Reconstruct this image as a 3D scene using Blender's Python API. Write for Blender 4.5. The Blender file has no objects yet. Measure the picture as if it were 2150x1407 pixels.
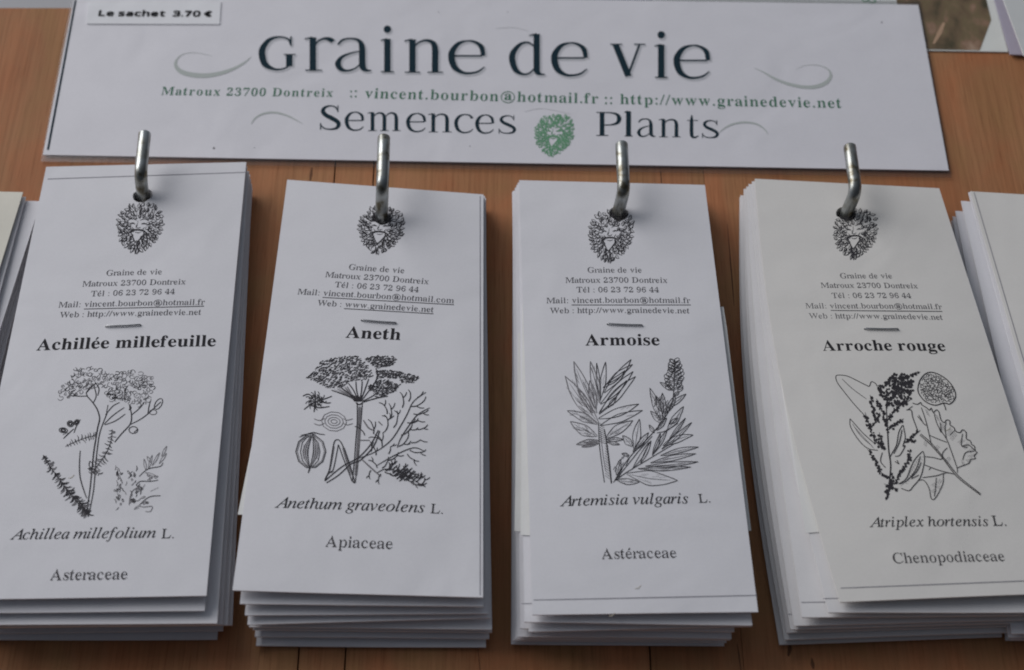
import bpy, bmesh, math, random
from mathutils import Vector, Matrix
from mathutils.geometry import tessellate_polygon, delaunay_2d_cdt

# ------------------------------------------------------------------ camera, light, exposure
sc = bpy.context.scene
C = sc.collection
PW, PH, FPX = 2150.0, 1407.0, 3600.0      # photograph size and focal length in its pixels
TH = math.radians(34.1)                   # obliquity of the view to the board
DIST = 0.524
CAM = Vector((0, -math.sin(TH) * DIST, math.cos(TH) * DIST))

cd = bpy.data.cameras.new('camera')
cd.sensor_fit = 'HORIZONTAL'
cd.sensor_width = 36.0
cd.lens = 36.0 * FPX / PW
cd.clip_start, cd.clip_end = 0.01, 50
cd.dof.use_dof = True
cd.dof.focus_distance = 0.505
cd.dof.aperture_fstop = 13.0
cam = bpy.data.objects.new('camera', cd)
cam.location = CAM
cam.rotation_euler = (TH, 0, 0)
C.objects.link(cam)
sc.camera = cam

w = bpy.data.worlds.new('World')
sc.world = w
w.use_nodes = True
bgn = w.node_tree.nodes['Background']
# a dim room: brighter towards the window (up and left), dark towards the viewer's side
bgn.inputs[1].default_value = 0.42
_t = w.node_tree
_tc = _t.nodes.new('ShaderNodeTexCoord'); _dp = _t.nodes.new('ShaderNodeVectorMath'); _dp.operation = 'DOT_PRODUCT'
_dp.inputs[1].default_value = Vector((-0.55, 0.75, 0.37)).normalized()
_rp = _t.nodes.new('ShaderNodeValToRGB')
_e = _rp.color_ramp.elements
_e[0].position, _e[0].color = 0.0, (0.035, 0.042, 0.055, 1)
_e[1].position, _e[1].color = 1.0, (0.80, 0.88, 1.0, 1)
_q = _e.new(0.55); _q.color = (0.16, 0.18, 0.22, 1)
_mr = _t.nodes.new('ShaderNodeMapRange'); _mr.inputs['From Min'].default_value = -1
_t.links.new(_tc.outputs['Generated'], _dp.inputs[0]); _t.links.new(_dp.outputs['Value'], _mr.inputs['Value'])
_t.links.new(_mr.outputs[0], _rp.inputs[0]); _t.links.new(_rp.outputs[0], bgn.inputs[0])

def area(name, loc, target, size, power, col):
    l = bpy.data.lights.new(name, 'AREA')
    l.shape = 'RECTANGLE'
    l.size, l.size_y = size
    l.energy = power
    l.color = col
    o = bpy.data.objects.new(name, l)
    o.location = loc
    o.rotation_euler = (Vector(target) - Vector(loc)).to_track_quat('-Z', 'Y').to_euler()
    C.objects.link(o)
    return o
area('window_light', (-1.75, 1.35, 1.30), (0, 0.05, 0), (2.3, 1.9), 50.0, (1.0, 0.98, 0.985))
sc.view_settings.view_transform = 'Standard'
sc.view_settings.look = 'None'
sc.view_settings.exposure = 0
sc.view_settings.gamma = 1
sc.view_settings.use_curve_mapping = False
sc.render.engine = 'CYCLES'
sc.cycles.max_bounces = 8
sc.cycles.filter_width = 1.9

# ------------------------------------------------------------------ helpers
R = random.Random(7)
M_IN, M_UP = Vector((0, math.cos(TH), math.sin(TH))), Vector((0, -math.sin(TH), math.cos(TH)))

def at(px, py, z=0.0):
    """point of the photograph -> point at height z over the board"""
    a, b = (px - PW / 2) / FPX, -(py - PH / 2) / FPX
    d = Vector((a, 0, 0)) + M_IN * b - M_UP
    return CAM + d * ((z - CAM.z) / d.z)

def obj(name, verts, faces, mat, parent=None, smooth=False):
    me = bpy.data.meshes.new(name)
    me.from_pydata([tuple(v) for v in verts], [], faces)
    if smooth:
        me.polygons.foreach_set('use_smooth', [True] * len(me.polygons))
    me.materials.append(mat)
    me.update()
    o = bpy.data.objects.new(name, me)
    C.objects.link(o)
    if parent: o.parent = parent
    return o

def tag(o, label, cat, group=None):
    o['label'] = label
    o['category'] = cat
    if group: o['group'] = group
    return o

def mat(name, col, rough=0.6, metal=0.0, spec=0.3):
    m = bpy.data.materials.new(name)
    m.use_nodes = True
    b = m.node_tree.nodes['Principled BSDF']
    b.inputs['Base Color'].default_value = (*col, 1)
    b.inputs['Roughness'].default_value = rough
    b.inputs['Metallic'].default_value = metal
    b.inputs['Specular IOR Level'].default_value = spec
    return m

def nd(m, t, **kw):
    n = m.node_tree.nodes.new(t)
    for k, v in kw.items():
        setattr(n, k, v)
    return n

def paper(name, col, rough=0.75, bump=0.13, var=0.042):
    m = mat(name, col, rough, 0, 0.25)
    L = m.node_tree.links.new
    b = m.node_tree.nodes['Principled BSDF']
    tc = nd(m, 'ShaderNodeTexCoord')
    n1 = nd(m, 'ShaderNodeTexNoise'); n1.inputs['Scale'].default_value = 90; n1.inputs['Detail'].default_value = 4
    n2 = nd(m, 'ShaderNodeTexNoise'); n2.inputs['Scale'].default_value = 1500; n2.inputs['Detail'].default_value = 2
    L(tc.outputs['Object'], n1.inputs['Vector']); L(tc.outputs['Object'], n2.inputs['Vector'])
    mix = nd(m, 'ShaderNodeMixRGB'); 
    mix.inputs[1].default_value = (*[c * (1 - var * 2) for c in col], 1)
    mix.inputs[2].default_value = (*[min(1, c * (1 + var)) for c in col], 1)
    ad = nd(m, 'ShaderNodeMath', operation='ADD'); ml = nd(m, 'ShaderNodeMath', operation='MULTIPLY'); ml.inputs[1].default_value = 0.5
    L(n1.outputs['Fac'], ad.inputs[0]); L(n2.outputs['Fac'], ad.inputs[1]); L(ad.outputs[0], ml.inputs[0])
    L(ml.outputs[0], mix.inputs[0]); L(mix.outputs[0], b.inputs['Base Color'])
    n3 = nd(m, 'ShaderNodeTexNoise'); n3.inputs['Scale'].default_value = 26; n3.inputs['Detail'].default_value = 2; n3.inputs['Distortion'].default_value = 0.6
    L(tc.outputs['Object'], n3.inputs['Vector'])
    b0 = nd(m, 'ShaderNodeBump'); b0.inputs['Strength'].default_value = min(1, bump * 3); b0.inputs['Distance'].default_value = 0.0022
    L(n3.outputs['Fac'], b0.inputs['Height'])
    bp = nd(m, 'ShaderNodeBump'); bp.inputs['Strength'].default_value = bump; bp.inputs['Distance'].default_value = 0.0006
    L(b0.outputs[0], bp.inputs['Normal'])
    L(n1.outputs['Fac'], bp.inputs['Height']); L(bp.outputs[0], b.inputs['Normal'])
    return m

PAPER = paper('white_paper', (0.80, 0.79, 0.815))
PAPER_WARM = paper('warm_paper', (0.79, 0.765, 0.725))
PAPER_CREAM = paper('cream_paper', (0.84, 0.805, 0.70))
PAPER_FLAP = paper('flap_paper', (0.83, 0.825, 0.80), 0.4)
SIGN = paper('laminated_print', (0.80, 0.785, 0.82), 0.42, 0.10)
LABELP = paper('price_paper', (0.86, 0.86, 0.88), 0.6)
INK = mat('black_ink', (0.034, 0.032, 0.036), 0.75, 0, 0.08)
INK_GREY = mat('thin_grey_ink', (0.11, 0.105, 0.115), 0.75, 0, 0.08)
INK_DARK = mat('dark_grey_ink', (0.065, 0.06, 0.065), 0.75, 0, 0.08)
INK_SOFT = mat('soft_grey_ink', (0.22, 0.21, 0.22), 0.75, 0, 0.08)
INK_LINE = mat('cut_line_ink', (0.28, 0.27, 0.30), 0.75, 0, 0.08)
INK_TITLE = mat('dark_teal_ink', (0.014, 0.034, 0.048), 0.75, 0, 0.08)
INK_GREEN = mat('green_ink', (0.075, 0.20, 0.125), 0.75, 0, 0.08)
INK_DRAW = mat('drawing_ink', (0.048, 0.045, 0.05), 0.75, 0, 0.08)
INK_EMB = mat('emblem_green_ink', (0.17, 0.37, 0.22), 0.75, 0, 0.08)
INK_SWIRL = mat('pale_swirl_ink', (0.50, 0.535, 0.51), 0.75, 0, 0.08)

# ------------------------------------------------------------------ surfaces that carry print
class Surf:
    """paper surface given by its four corners (tl, tr, br, bl), with a slight swell"""
    def __init__(s, tl, tr, br, bl, swell=0.0, bow=0.0, wave=None):
        s.c = [Vector(p) for p in (tl, tr, br, bl)]
        s.swell, s.bow, s.wave = swell, bow, wave
    def S(s, u, v):
        a, b, c, d = s.c
        p = a * ((1 - u) * (1 - v)) + b * (u * (1 - v)) + c * (u * v) + d * ((1 - u) * v)
        uu, vv = min(max(u, 0), 1), min(max(v, 0), 1)
        z = s.swell * (math.sin(math.pi * uu) ** 0.8) * (math.sin(math.pi * vv ** 1.4) ** 0.7)
        x = -s.bow * (1 - uu) ** 2 * math.sin(math.pi * vv)          # left edge bellied outwards
        if s.wave:
            a, f1, f2, f3, cu = s.wave
            z += a * vv * (math.sin(3.1 * uu + f1) + 0.6 * math.sin(5.3 * uu + f2)) + a * 0.7 * math.sin(4.2 * vv + f3)
            z -= cu * vv ** 8
        return Vector((p.x + x, p.y, p.z + z))
    def uv(s, x, y):
        a, b, c, d = s.c
        u = v = 0.5
        for _ in range(7):
            p = a * ((1 - u) * (1 - v)) + b * (u * (1 - v)) + c * (u * v) + d * ((1 - u) * v)
            pu = (b - a) * (1 - v) + (c - d) * v
            pv = (d - a) * (1 - u) + (c - b) * u
            ex, ey = x - p.x, y - p.y
            det = pu.x * pv.y - pu.y * pv.x
            du, dv = (ex * pv.y - ey * pv.x) / det, (pu.x * ey - pu.y * ex) / det
            u += du; v += dv
            if abs(du) + abs(dv) < 1e-7: break
        return u, v
    def xy(s, x, y, off=0.0):
        u, v = s.uv(x, y)
        return Vector((x, y, s.S(u, v).z + off))
    def px(s, px, py, off=0.0):
        z = s.c[0].z
        for _ in range(5):
            p = at(px, py, z)
            u, v = s.uv(p.x, p.y)
            z = s.S(u, v).z
        p = at(px, py, z)
        return Vector((p.x, p.y, z + off))

class Flat(Surf):
    pass

OFF = 0.00007
class Ink:
    """collects print (ribbons, polygons, glyphs) for one part, all lying on one surface"""
    def __init__(s, surf, start=0):
        s.f, s.v, s.t, s.n = surf, [], [], start
    def _off(s):
        s.n += 1
        return OFF + 4e-8 * s.n
    def ribbon_xy(s, pts, wid):
        """pts: (x, y) on the board, wid: half widths in metres"""
        o = s._off(); b = len(s.v); n = len(pts)
        for i, (x, y) in enumerate(pts):
            x0, y0 = pts[max(i - 1, 0)]; x1, y1 = pts[min(i + 1, n - 1)]
            tx, ty = x1 - x0, y1 - y0
            l = math.hypot(tx, ty) or 1e-9
            h = wid[i]
            s.v.append(s.f.xy(x - ty / l * h, y + tx / l * h, o)); s.v.append(s.f.xy(x + ty / l * h, y - tx / l * h, o))
            if i:
                k = b + 2 * i
                s.t.append((k - 2, k - 1, k + 1, k))
    def ribbon(s, pts, wid, smooth=True, taper=0.0):
        """pts in photograph pixels, wid: full width px (number or list)"""
        if not isinstance(wid, (list, tuple)): wid = [wid] * len(pts)
        pts, wid = spline(pts, wid) if smooth and len(pts) > 2 else (pts, wid)
        if not smooth or len(pts) == 2:
            P, W = [], []
            for i in range(len(pts) - 1):
                m = max(1, int(math.hypot(pts[i + 1][0] - pts[i][0], pts[i + 1][1] - pts[i][1]) / 14))
                for j in range(m):
                    t = j / m
                    P.append((pts[i][0] + (pts[i + 1][0] - pts[i][0]) * t, pts[i][1] + (pts[i + 1][1] - pts[i][1]) * t)); W.append(wid[i] + (wid[i + 1] - wid[i]) * t)
            pts, wid = P + [pts[-1]], W + [wid[-1]]
        n = len(pts)
        P = [s.f.px(*p) for p in pts]
        c = P[n // 2]
        k = (c - CAM).length / FPX
        ws = []
        for i in range(n):
            f = 1.0
            if taper:
                t = i / (n - 1)
                f = 1 - taper * abs(2 * t - 1) ** 2
            ws.append(wid[i] * k * 0.5 * f)
        s.ribbon_xy([(p.x, p.y) for p in P], ws)
    def poly_xy(s, loops):
        o = s._off(); b = len(s.v)
        tris = tessellate_polygon([[Vector((x, y, 0)) for x, y in L] for L in loops])
        for L in loops:
            for x, y in L: s.v.append(s.f.xy(x, y, o))
        s.t += [tuple(b + i for i in t) for t in tris]
    def glyph_xy(s, loops):
        """loops of one letter: holes go with the outline around them, dots are outlines of their own"""
        def inside(p, L):
            c = False
            for i in range(len(L)):
                (x0, y0), (x1, y1) = L[i], L[i - 1]
                if (y0 > p[1]) != (y1 > p[1]) and p[0] < (x1 - x0) * (p[1] - y0) / (y1 - y0) + x0: c = not c
            return c
        outer = [L for L in loops if not any(M is not L and inside(L[0], M) for M in loops)]
        for L in outer:
            s.poly_xy([L] + [M for M in loops if M is not L and all(M is not q for q in outer) and inside(M[0], L)])
    def poly(s, pts):
        s.poly_xy([[tuple(s.f.px(*p)[:2]) for p in pts]])
    def dot(s, x, y, r, n=9, j=0.25):
        s.poly([(x + r * (1 + R.uniform(-j, j)) * math.cos(a), y + r * (1 + R.uniform(-j, j)) * math.sin(a)) for a in [k * 2 * math.pi / n for k in range(n)]])
    def ring(s, x, y, rx, ry, w, rot=0, n=10, arc=(0, 1)):
        pts = []
        for k in range(n + 1):
            a = 2 * math.pi * (arc[0] + (arc[1] - arc[0]) * k / n)
            ex, ey = rx * math.cos(a), ry * math.sin(a)
            pts.append((x + ex * math.cos(rot) - ey * math.sin(rot), y + ex * math.sin(rot) + ey * math.cos(rot)))
        s.ribbon(pts, w, smooth=False)
    def build(s, name, m, parent, label=None):
        o = obj(name, s.v, s.t, m, parent)
        if label: o['label'] = label
        return o

def spline(pts, wid, n=4):
    P, W = [], []
    m = len(pts)
    for i in range(m - 1):
        p0, p1, p2, p3 = pts[max(i - 1, 0)], pts[i], pts[i + 1], pts[min(i + 2, m - 1)]
        for k in range(n):
            t = k / n
            q = []
            for a in (0, 1):
                q.append(0.5 * (2 * p1[a] + (p2[a] - p0[a]) * t + (2 * p0[a] - 5 * p1[a] + 4 * p2[a] - p3[a]) * t * t
                                + (3 * p1[a] - p0[a] - 3 * p2[a] + p3[a]) * t ** 3))
            P.append(tuple(q)); W.append(wid[i] + (wid[i + 1] - wid[i]) * t)
    P.append(pts[-1]); W.append(wid[-1])
    return P, W
GLYPHS = {
 'bold': {
  'A': '-13,0 -13,27 1,28 13,31 25,37 35,45 44,56 54,70 63,89 73,111 306,693 333,692 571,129 611,51 620,40 631,33 644,28 659,27 659,0 340,0 340,27 376,30 401,37 416,50 421,68 405,121 375,197 154,197 117,105 112,87 111,72 115,52 129,38 152,30 184,27 190,27 190,0|169,238 359,238 262,474',
  'C': '381,-16 333,-13 287,-5 244,10 204,29 167,54 135,84 107,117 83,155 64,197 50,241 42,289 39,339 42,389 50,436 64,480 83,521 108,559 136,592 169,621 206,646 247,666 290,680 336,689 385,692 421,689 459,682 501,670 546,654 576,647 593,649 606,658 616,672 623,692 649,692 649,458 624,458 605,502 583,541 558,575 529,605 498,628 465,645 431,655 394,659 315,638 259,578 225,477 214,336 226,204 263,110 326,54 413,35 443,37 473,43 502,53 532,66 561,84 588,105 613,130 637,158 665,132 608,67 542,21 467,-7',
  'D': '30,0 30,26 51,28 69,31 83,37 93,44 101,54 106,69 109,88 110,111 110,556 109,583 105,605 99,621 90,633 79,641 63,647 45,650 22,652 22,677 329,677 414,671 487,655 550,627 602,589 643,540 672,482 690,415 696,338 673,190 606,85 495,21 339,0|330,36 376,41 415,55 448,78 475,111 495,154 509,206 518,268 521,340 509,473 474,568 414,625 331,644 314,643 300,640 289,636 282,629 277,620 273,608 271,591 270,572 270,107 271,88 273,72 277,59 282,50 289,44 300,40 313,37',
  'G': '398,-15 346,-12 297,-4 252,10 210,29 172,53 139,82 110,115 85,153 66,194 52,239 44,288 41,340 44,391 52,438 66,482 85,523 110,560 138,593 170,622 207,647 247,666 290,680 335,689 382,692 422,689 463,682 505,671 549,655 576,648 584,648 591,650 597,654 603,658 623,692 650,692 650,457 624,457 612,486 599,514 584,539 568,563 550,584 531,603 510,619 489,633 467,644 444,652 421,657 397,659 318,639 262,579 228,478 217,338 220,265 229,200 245,146 267,100 295,65 328,39 366,24 409,19 435,20 457,24 475,31 487,40 497,53 504,67 508,85 509,106 509,190 508,211 504,229 498,243 489,253 477,260 459,266 437,269 409,270 409,294 743,294 743,270 721,269 703,266 689,261 679,253 672,244 667,230 664,212 663,191 663,43 597,18 531,0 465,-11',
  'L': '23,0 23,26 47,28 66,32 82,38 93,47 101,59 106,75 110,95 111,120 111,563 110,586 106,605 100,620 92,631 81,639 66,646 47,650 24,652 24,677 371,677 371,652 352,651 336,650 321,648 309,645 299,640 291,635 284,627 279,619 275,608 273,595 271,580 270,563 270,123 275,70 279,62 283,55 289,50 297,46 347,41 382,42 413,45 442,51 468,59 491,69 512,83 532,99 549,118 566,141 581,167 595,196 608,230 635,230 597,0',
  'M': '21,0 21,26 44,28 63,32 79,38 91,47 100,58 107,74 110,94 112,118 112,568 111,583 110,597 108,608 105,618 101,626 95,632 87,638 78,642 22,652 22,677 274,677 471,212 668,677 917,677 917,652 895,649 877,644 862,637 851,629 843,617 837,602 833,584 832,562 832,127 833,107 834,90 836,75 839,63 843,54 849,45 856,39 864,34 874,31 886,29 900,27 916,26 916,0 588,0 588,26 643,37 651,42 659,48 664,56 669,65 672,77 674,90 675,106 676,124 676,593 428,0 401,0 157,578 157,119 158,93 162,72 168,55 178,44 190,36 207,30 227,27 251,26 251,0',
  'P': '23,0 23,26 47,28 66,32 82,38 93,47 101,59 106,75 110,95 111,120 111,563 110,585 106,603 100,618 92,630 81,638 66,645 47,649 24,652 24,677 317,677 377,675 427,671 467,664 499,654 523,641 544,627 563,610 579,591 591,569 600,546 606,520 608,493 604,453 592,417 572,385 545,357 510,334 467,318 417,309 359,305 270,305 270,120 272,95 275,75 281,59 288,47 300,38 315,32 335,28 359,26 359,0|270,341 299,341 334,343 362,350 386,360 404,375 417,395 426,421 432,452 434,489 432,525 428,557 420,583 409,604 394,620 374,631 350,638 321,641 308,640 296,638 287,634 281,630 276,623 273,615 271,604 270,592',
  'S': '64,-16 64,235 93,235 106,184 123,140 143,103 166,74 192,51 222,35 255,25 292,22 319,24 343,30 364,40 382,53 396,70 406,89 412,110 414,133 409,164 394,192 369,216 334,238 241,283 201,305 166,328 137,351 114,375 97,401 84,429 76,460 74,493 75,522 80,550 88,575 100,598 114,619 131,638 150,654 171,668 195,679 220,686 246,691 274,693 341,686 419,666 433,662 445,661 457,663 466,669 472,679 476,693 504,693 504,474 479,474 471,501 461,526 450,550 436,572 421,592 405,609 387,624 369,637 349,647 329,655 309,659 288,661 264,659 243,654 224,645 208,634 194,619 185,603 179,585 178,565 179,546 184,529 192,514 204,500 218,487 236,475 257,462 280,450 376,405 405,391 430,376 453,362 472,346 487,330 501,314 512,297 520,279 526,261 530,241 533,220 534,198 532,167 526,138 517,111 503,86 487,63 467,43 443,26 417,11 388,0 356,-8 322,-13 285,-15 236,-11 187,1 146,14 126,18 118,17 112,16 107,14 103,10 91,-16',
  'T': '137,0 137,26 162,27 182,31 199,37 211,46 220,58 226,74 230,95 232,120 232,644 222,644 184,641 151,633 122,619 97,599 76,575 60,545 49,511 43,472 16,472 16,677 610,677 610,471 585,471 567,547 530,600 474,633 399,644 391,644 391,120 392,94 396,73 402,57 411,45 423,37 439,31 461,27 487,26 487,0',
  'W': '253,-16 48,584 42,600 36,614 29,626 22,635 15,642 4,647 -8,650 -23,652 -23,677 268,677 268,652 254,651 241,649 231,646 223,642 216,636 212,629 209,620 209,610 220,554 331,228 447,524 425,593 419,609 413,622 405,631 397,638 387,643 374,647 359,650 340,652 340,677 653,677 653,652 623,649 601,642 588,629 584,612 593,574 705,246 803,549 815,604 814,616 811,626 806,634 799,640 790,644 778,648 764,650 747,652 747,677 927,677 927,652 913,648 902,643 892,635 883,626 876,614 868,600 861,583 854,564 663,-16 636,-16 469,459 282,-16',
  'a': '378,-15 345,-11 321,2 305,23 297,52 262,24 225,3 184,-9 142,-13 117,-11 95,-5 76,4 60,17 47,33 37,51 32,71 30,94 34,125 46,154 66,179 94,202 131,223 177,243 232,263 295,282 295,358 294,378 291,395 285,408 277,420 267,428 254,434 238,438 220,439 191,437 171,431 159,421 155,407 169,381 175,371 179,362 182,352 183,343 181,330 178,319 172,309 163,300 153,293 141,288 129,284 115,283 100,285 87,288 76,294 66,302 59,312 53,323 50,337 49,351 50,368 55,384 63,399 73,414 87,427 102,438 120,448 141,457 163,464 187,469 213,472 240,473 290,471 332,463 365,451 391,434 410,412 424,384 432,351 435,312 435,93 438,59 440,55 443,53 447,51 452,51 476,62 489,41 464,16 437,-1 408,-11|225,50 258,61 268,67 278,75 287,84 295,94 295,251 243,233 206,206 183,170 176,125 179,92 188,69 203,55',
  'b': '64,-17 64,577 63,598 61,615 59,628 54,637 48,643 39,647 27,651 12,653 12,677 206,677 206,414 232,440 261,458 293,469 328,473 354,471 378,466 401,457 422,444 441,428 458,410 472,388 485,364 495,338 502,309 507,279 508,246 506,210 501,175 492,142 479,112 464,84 446,59 424,37 401,19 375,4 347,-6 317,-13 285,-15 252,-11 220,-1 187,17 156,42 79,-17|271,21 296,24 316,34 332,50 344,73 353,103 359,141 363,186 364,238 363,280 359,317 352,348 343,373 331,392 315,405 296,413 273,416 262,415 251,412 241,407 231,401 221,392 214,383 209,372 206,359 206,102 210,66 222,41 243,26',
  'c': '232,-15 204,-13 177,-7 152,2 129,16 107,33 88,53 71,75 56,101 44,129 36,158 31,189 29,223 31,258 37,291 46,323 59,352 76,378 95,402 117,423 142,441 169,455 198,466 228,472 259,474 293,472 323,466 350,457 372,443 389,427 402,408 410,387 412,364 411,351 408,339 403,329 396,320 387,313 376,307 365,304 351,303 325,308 306,321 295,342 291,372 292,388 293,403 291,420 283,432 270,439 251,441 214,431 188,400 172,350 167,278 169,227 176,183 187,145 204,113 224,89 247,71 274,60 303,57 329,60 355,69 379,85 403,107 423,90 383,44 338,11 287,-8',
  'd': '208,-15 182,-13 159,-7 136,2 115,15 96,32 79,52 64,74 52,99 42,126 35,155 30,186 29,219 30,256 35,291 43,323 53,353 67,380 82,404 100,424 121,442 143,455 166,465 191,471 217,473 250,469 280,459 307,441 331,416 331,596 330,610 327,622 322,632 315,639 306,645 294,649 279,651 261,653 261,677 474,677 474,112 475,95 476,80 479,69 482,60 488,54 497,48 510,44 525,41 525,16 483,14 437,8 386,-1 331,-15 331,58 308,26 279,3 246,-10|254,42 266,43 277,47 289,53 300,61 310,72 319,84 326,98 331,113 331,359 328,371 323,382 316,392 306,401 296,408 284,413 272,416 258,417 237,414 219,406 205,391 194,371 185,345 179,312 176,273 175,228 176,184 179,145 185,113 193,87 203,67 217,53 234,45',
  'e': '229,-15 200,-13 174,-7 149,2 126,15 104,32 86,52 69,75 55,102 44,131 35,163 31,197 29,234 31,267 36,299 44,329 56,357 71,383 88,405 107,425 129,442 153,456 179,465 205,471 234,473 274,469 310,459 342,441 370,416 392,385 408,348 417,306 420,257 420,246 174,246 182,166 205,109 243,74 296,63 325,67 352,79 377,99 401,128 423,108 384,54 338,16 286,-7|173,285 299,285 299,319 299,349 296,374 292,395 287,412 279,425 269,434 256,439 239,441 210,432 189,406 177,363 173,302',
  'f': '22,0 22,24 59,32 64,36 68,41 71,46 74,52 78,109 78,411 24,411 24,461 78,461 78,525 81,562 90,595 105,623 126,647 152,666 183,680 218,688 258,691 288,689 314,683 337,675 356,662 372,647 382,631 389,613 391,594 390,579 387,566 382,554 374,545 365,537 356,532 345,529 333,528 321,529 309,532 299,536 290,542 283,550 278,559 275,569 274,581 275,591 277,602 281,613 286,625 291,634 293,643 292,650 287,655 279,658 267,659 253,657 242,654 234,647 228,639 224,627 222,614 220,598 220,580 220,461 302,461 302,411 220,411 220,97 220,76 223,60 228,47 235,38 244,32 257,27 275,25 296,24 296,0',
  'g': '217,-209 171,-207 132,-202 98,-193 71,-181 49,-165 33,-149 24,-130 21,-111 26,-88 41,-68 66,-51 102,-38 73,-21 52,-1 39,21 35,45 37,63 42,80 51,95 63,110 79,124 99,137 123,151 152,164 100,190 63,224 40,265 33,315 35,338 39,359 48,379 59,398 73,414 90,429 109,442 130,453 154,462 179,468 205,472 234,473 263,472 291,468 319,461 346,452 471,452 471,398 398,398 413,376 424,353 431,328 433,302 432,281 427,261 420,242 410,225 398,209 383,194 366,182 347,172 327,163 304,157 281,154 255,153 233,154 211,155 198,154 187,151 176,147 167,140 160,133 154,124 151,115 150,106 153,91 165,81 183,75 210,73 260,73 298,72 331,70 360,66 385,60 406,52 424,43 438,32 450,19 458,4 464,-13 468,-33 469,-55 465,-89 453,-119 433,-145 405,-168 369,-186 325,-198 275,-206|234,185 250,187 264,193 275,203 283,217 289,235 293,257 296,283 296,313 296,344 293,370 289,392 283,410 275,424 264,433 250,439 234,441 217,439 204,433 193,424 184,410 178,392 173,370 171,344 170,313 171,283 173,257 178,235 184,217 193,203 204,193 217,187|238,-173 305,-168 353,-154 382,-131 391,-98 390,-86 386,-76 379,-68 370,-61 358,-57 343,-54 325,-52 304,-51 144,-51 128,-63 118,-77 111,-91 109,-108 111,-120 117,-132 127,-143 141,-154 158,-162 181,-168 207,-171',
  'h': '27,0 27,24 40,25 51,28 60,32 67,38 72,46 75,56 77,68 78,83 78,593 77,607 75,619 72,630 68,638 62,644 53,649 42,652 28,654 28,677 220,677 220,396 249,430 283,454 320,468 361,473 418,463 459,433 483,384 491,314 491,83 492,68 493,56 497,46 501,38 507,32 516,28 527,25 540,24 540,0 300,0 300,24 307,24 326,28 339,39 347,57 349,83 349,322 349,341 347,358 344,372 340,383 334,392 326,398 315,402 301,403 279,400 257,390 238,373 220,349 220,83 220,68 222,56 225,46 229,38 235,32 243,28 254,25 267,24 267,0',
  'i': '150,538 134,539 120,543 108,550 96,559 87,571 80,583 76,597 75,613 76,628 80,642 87,655 96,667 108,676 120,683 134,687 150,689 165,687 179,683 192,676 203,667 212,655 219,642 223,628 225,613 223,597 219,583 212,571 203,559 191,550 178,543 165,539|27,0 27,24 41,26 52,28 61,33 67,38 72,45 75,55 77,68 78,83 78,374 77,391 76,405 73,416 69,423 64,428 55,432 44,435 30,436 31,461 221,461 221,83 221,68 223,56 226,47 230,39 235,33 243,29 254,26 267,24 267,0',
  'j': '158,540 142,541 128,545 116,552 104,561 95,573 88,585 84,599 83,615 84,630 88,644 95,657 105,669 116,678 129,685 143,689 158,691 173,689 187,685 200,678 212,669 221,657 228,644 232,630 234,615 232,600 228,586 221,573 212,562 200,552 187,545 173,541|53,-209 34,-208 17,-205 0,-201 -16,-195 -31,-187 -44,-178 -55,-168 -65,-157 -73,-144 -78,-131 -82,-118 -83,-104 -82,-91 -79,-79 -74,-68 -66,-59 -57,-52 -47,-47 -35,-44 -22,-43 -9,-44 2,-47 13,-51 22,-58 29,-66 35,-75 38,-86 39,-98 38,-105 36,-113 33,-121 28,-130 16,-153 18,-162 23,-168 33,-172 46,-174 61,-172 73,-167 81,-159 87,-148 90,-134 93,-118 94,-100 95,-80 95,371 94,389 92,403 88,414 83,423 75,429 64,433 50,436 33,437 33,461 237,461 237,-32 233,-73 224,-109 209,-139 188,-164 162,-184 130,-197 94,-206',
  'l': '27,0 27,24 41,26 52,28 61,33 67,38 72,45 75,55 77,68 78,83 78,591 77,606 76,619 73,629 70,638 64,644 56,648 44,651 30,653 30,677 221,677 221,83 221,68 223,56 226,47 230,39 235,33 243,29 254,26 267,24 267,0',
  'm': '27,0 27,24 40,25 51,28 60,32 67,38 72,46 75,56 77,68 78,83 78,376 77,391 75,403 72,413 68,422 62,428 53,433 42,436 28,437 28,461 218,461 218,393 247,428 280,453 315,468 352,473 398,468 434,452 460,425 476,388 507,425 541,452 579,468 621,473 677,463 716,433 740,384 748,314 748,83 749,68 751,56 754,46 758,38 764,32 772,28 783,25 796,24 796,0 561,0 561,24 574,25 584,28 593,33 599,39 603,47 606,57 608,69 609,83 609,322 608,341 606,358 604,372 600,383 594,392 586,398 574,402 561,403 539,400 519,390 500,375 482,352 482,83 483,69 484,57 487,47 491,39 497,33 506,28 516,25 529,24 529,0 296,0 296,24 309,25 320,28 328,33 334,39 339,47 342,57 344,69 344,83 344,322 344,341 342,357 339,371 335,383 329,392 321,398 310,402 296,403 274,400 253,390 234,373 218,349 218,83 218,69 220,57 223,47 227,39 232,33 240,29 251,26 263,24 263,0',
  'n': '27,0 27,24 40,25 51,28 60,32 67,38 72,46 75,56 77,68 78,83 78,376 77,391 75,403 72,413 68,422 62,428 53,433 42,436 28,437 28,461 220,461 220,397 249,430 282,454 320,468 361,473 418,463 459,433 483,384 491,314 491,83 492,68 493,56 497,46 501,38 507,32 516,28 527,25 540,24 540,0 300,0 300,24 307,24 326,28 339,39 347,57 349,83 349,322 349,341 347,358 344,372 340,383 334,392 326,398 315,402 301,403 279,400 257,390 238,373 220,349 220,83 220,68 222,56 225,46 229,38 235,32 243,28 254,25 267,24 267,0',
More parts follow.
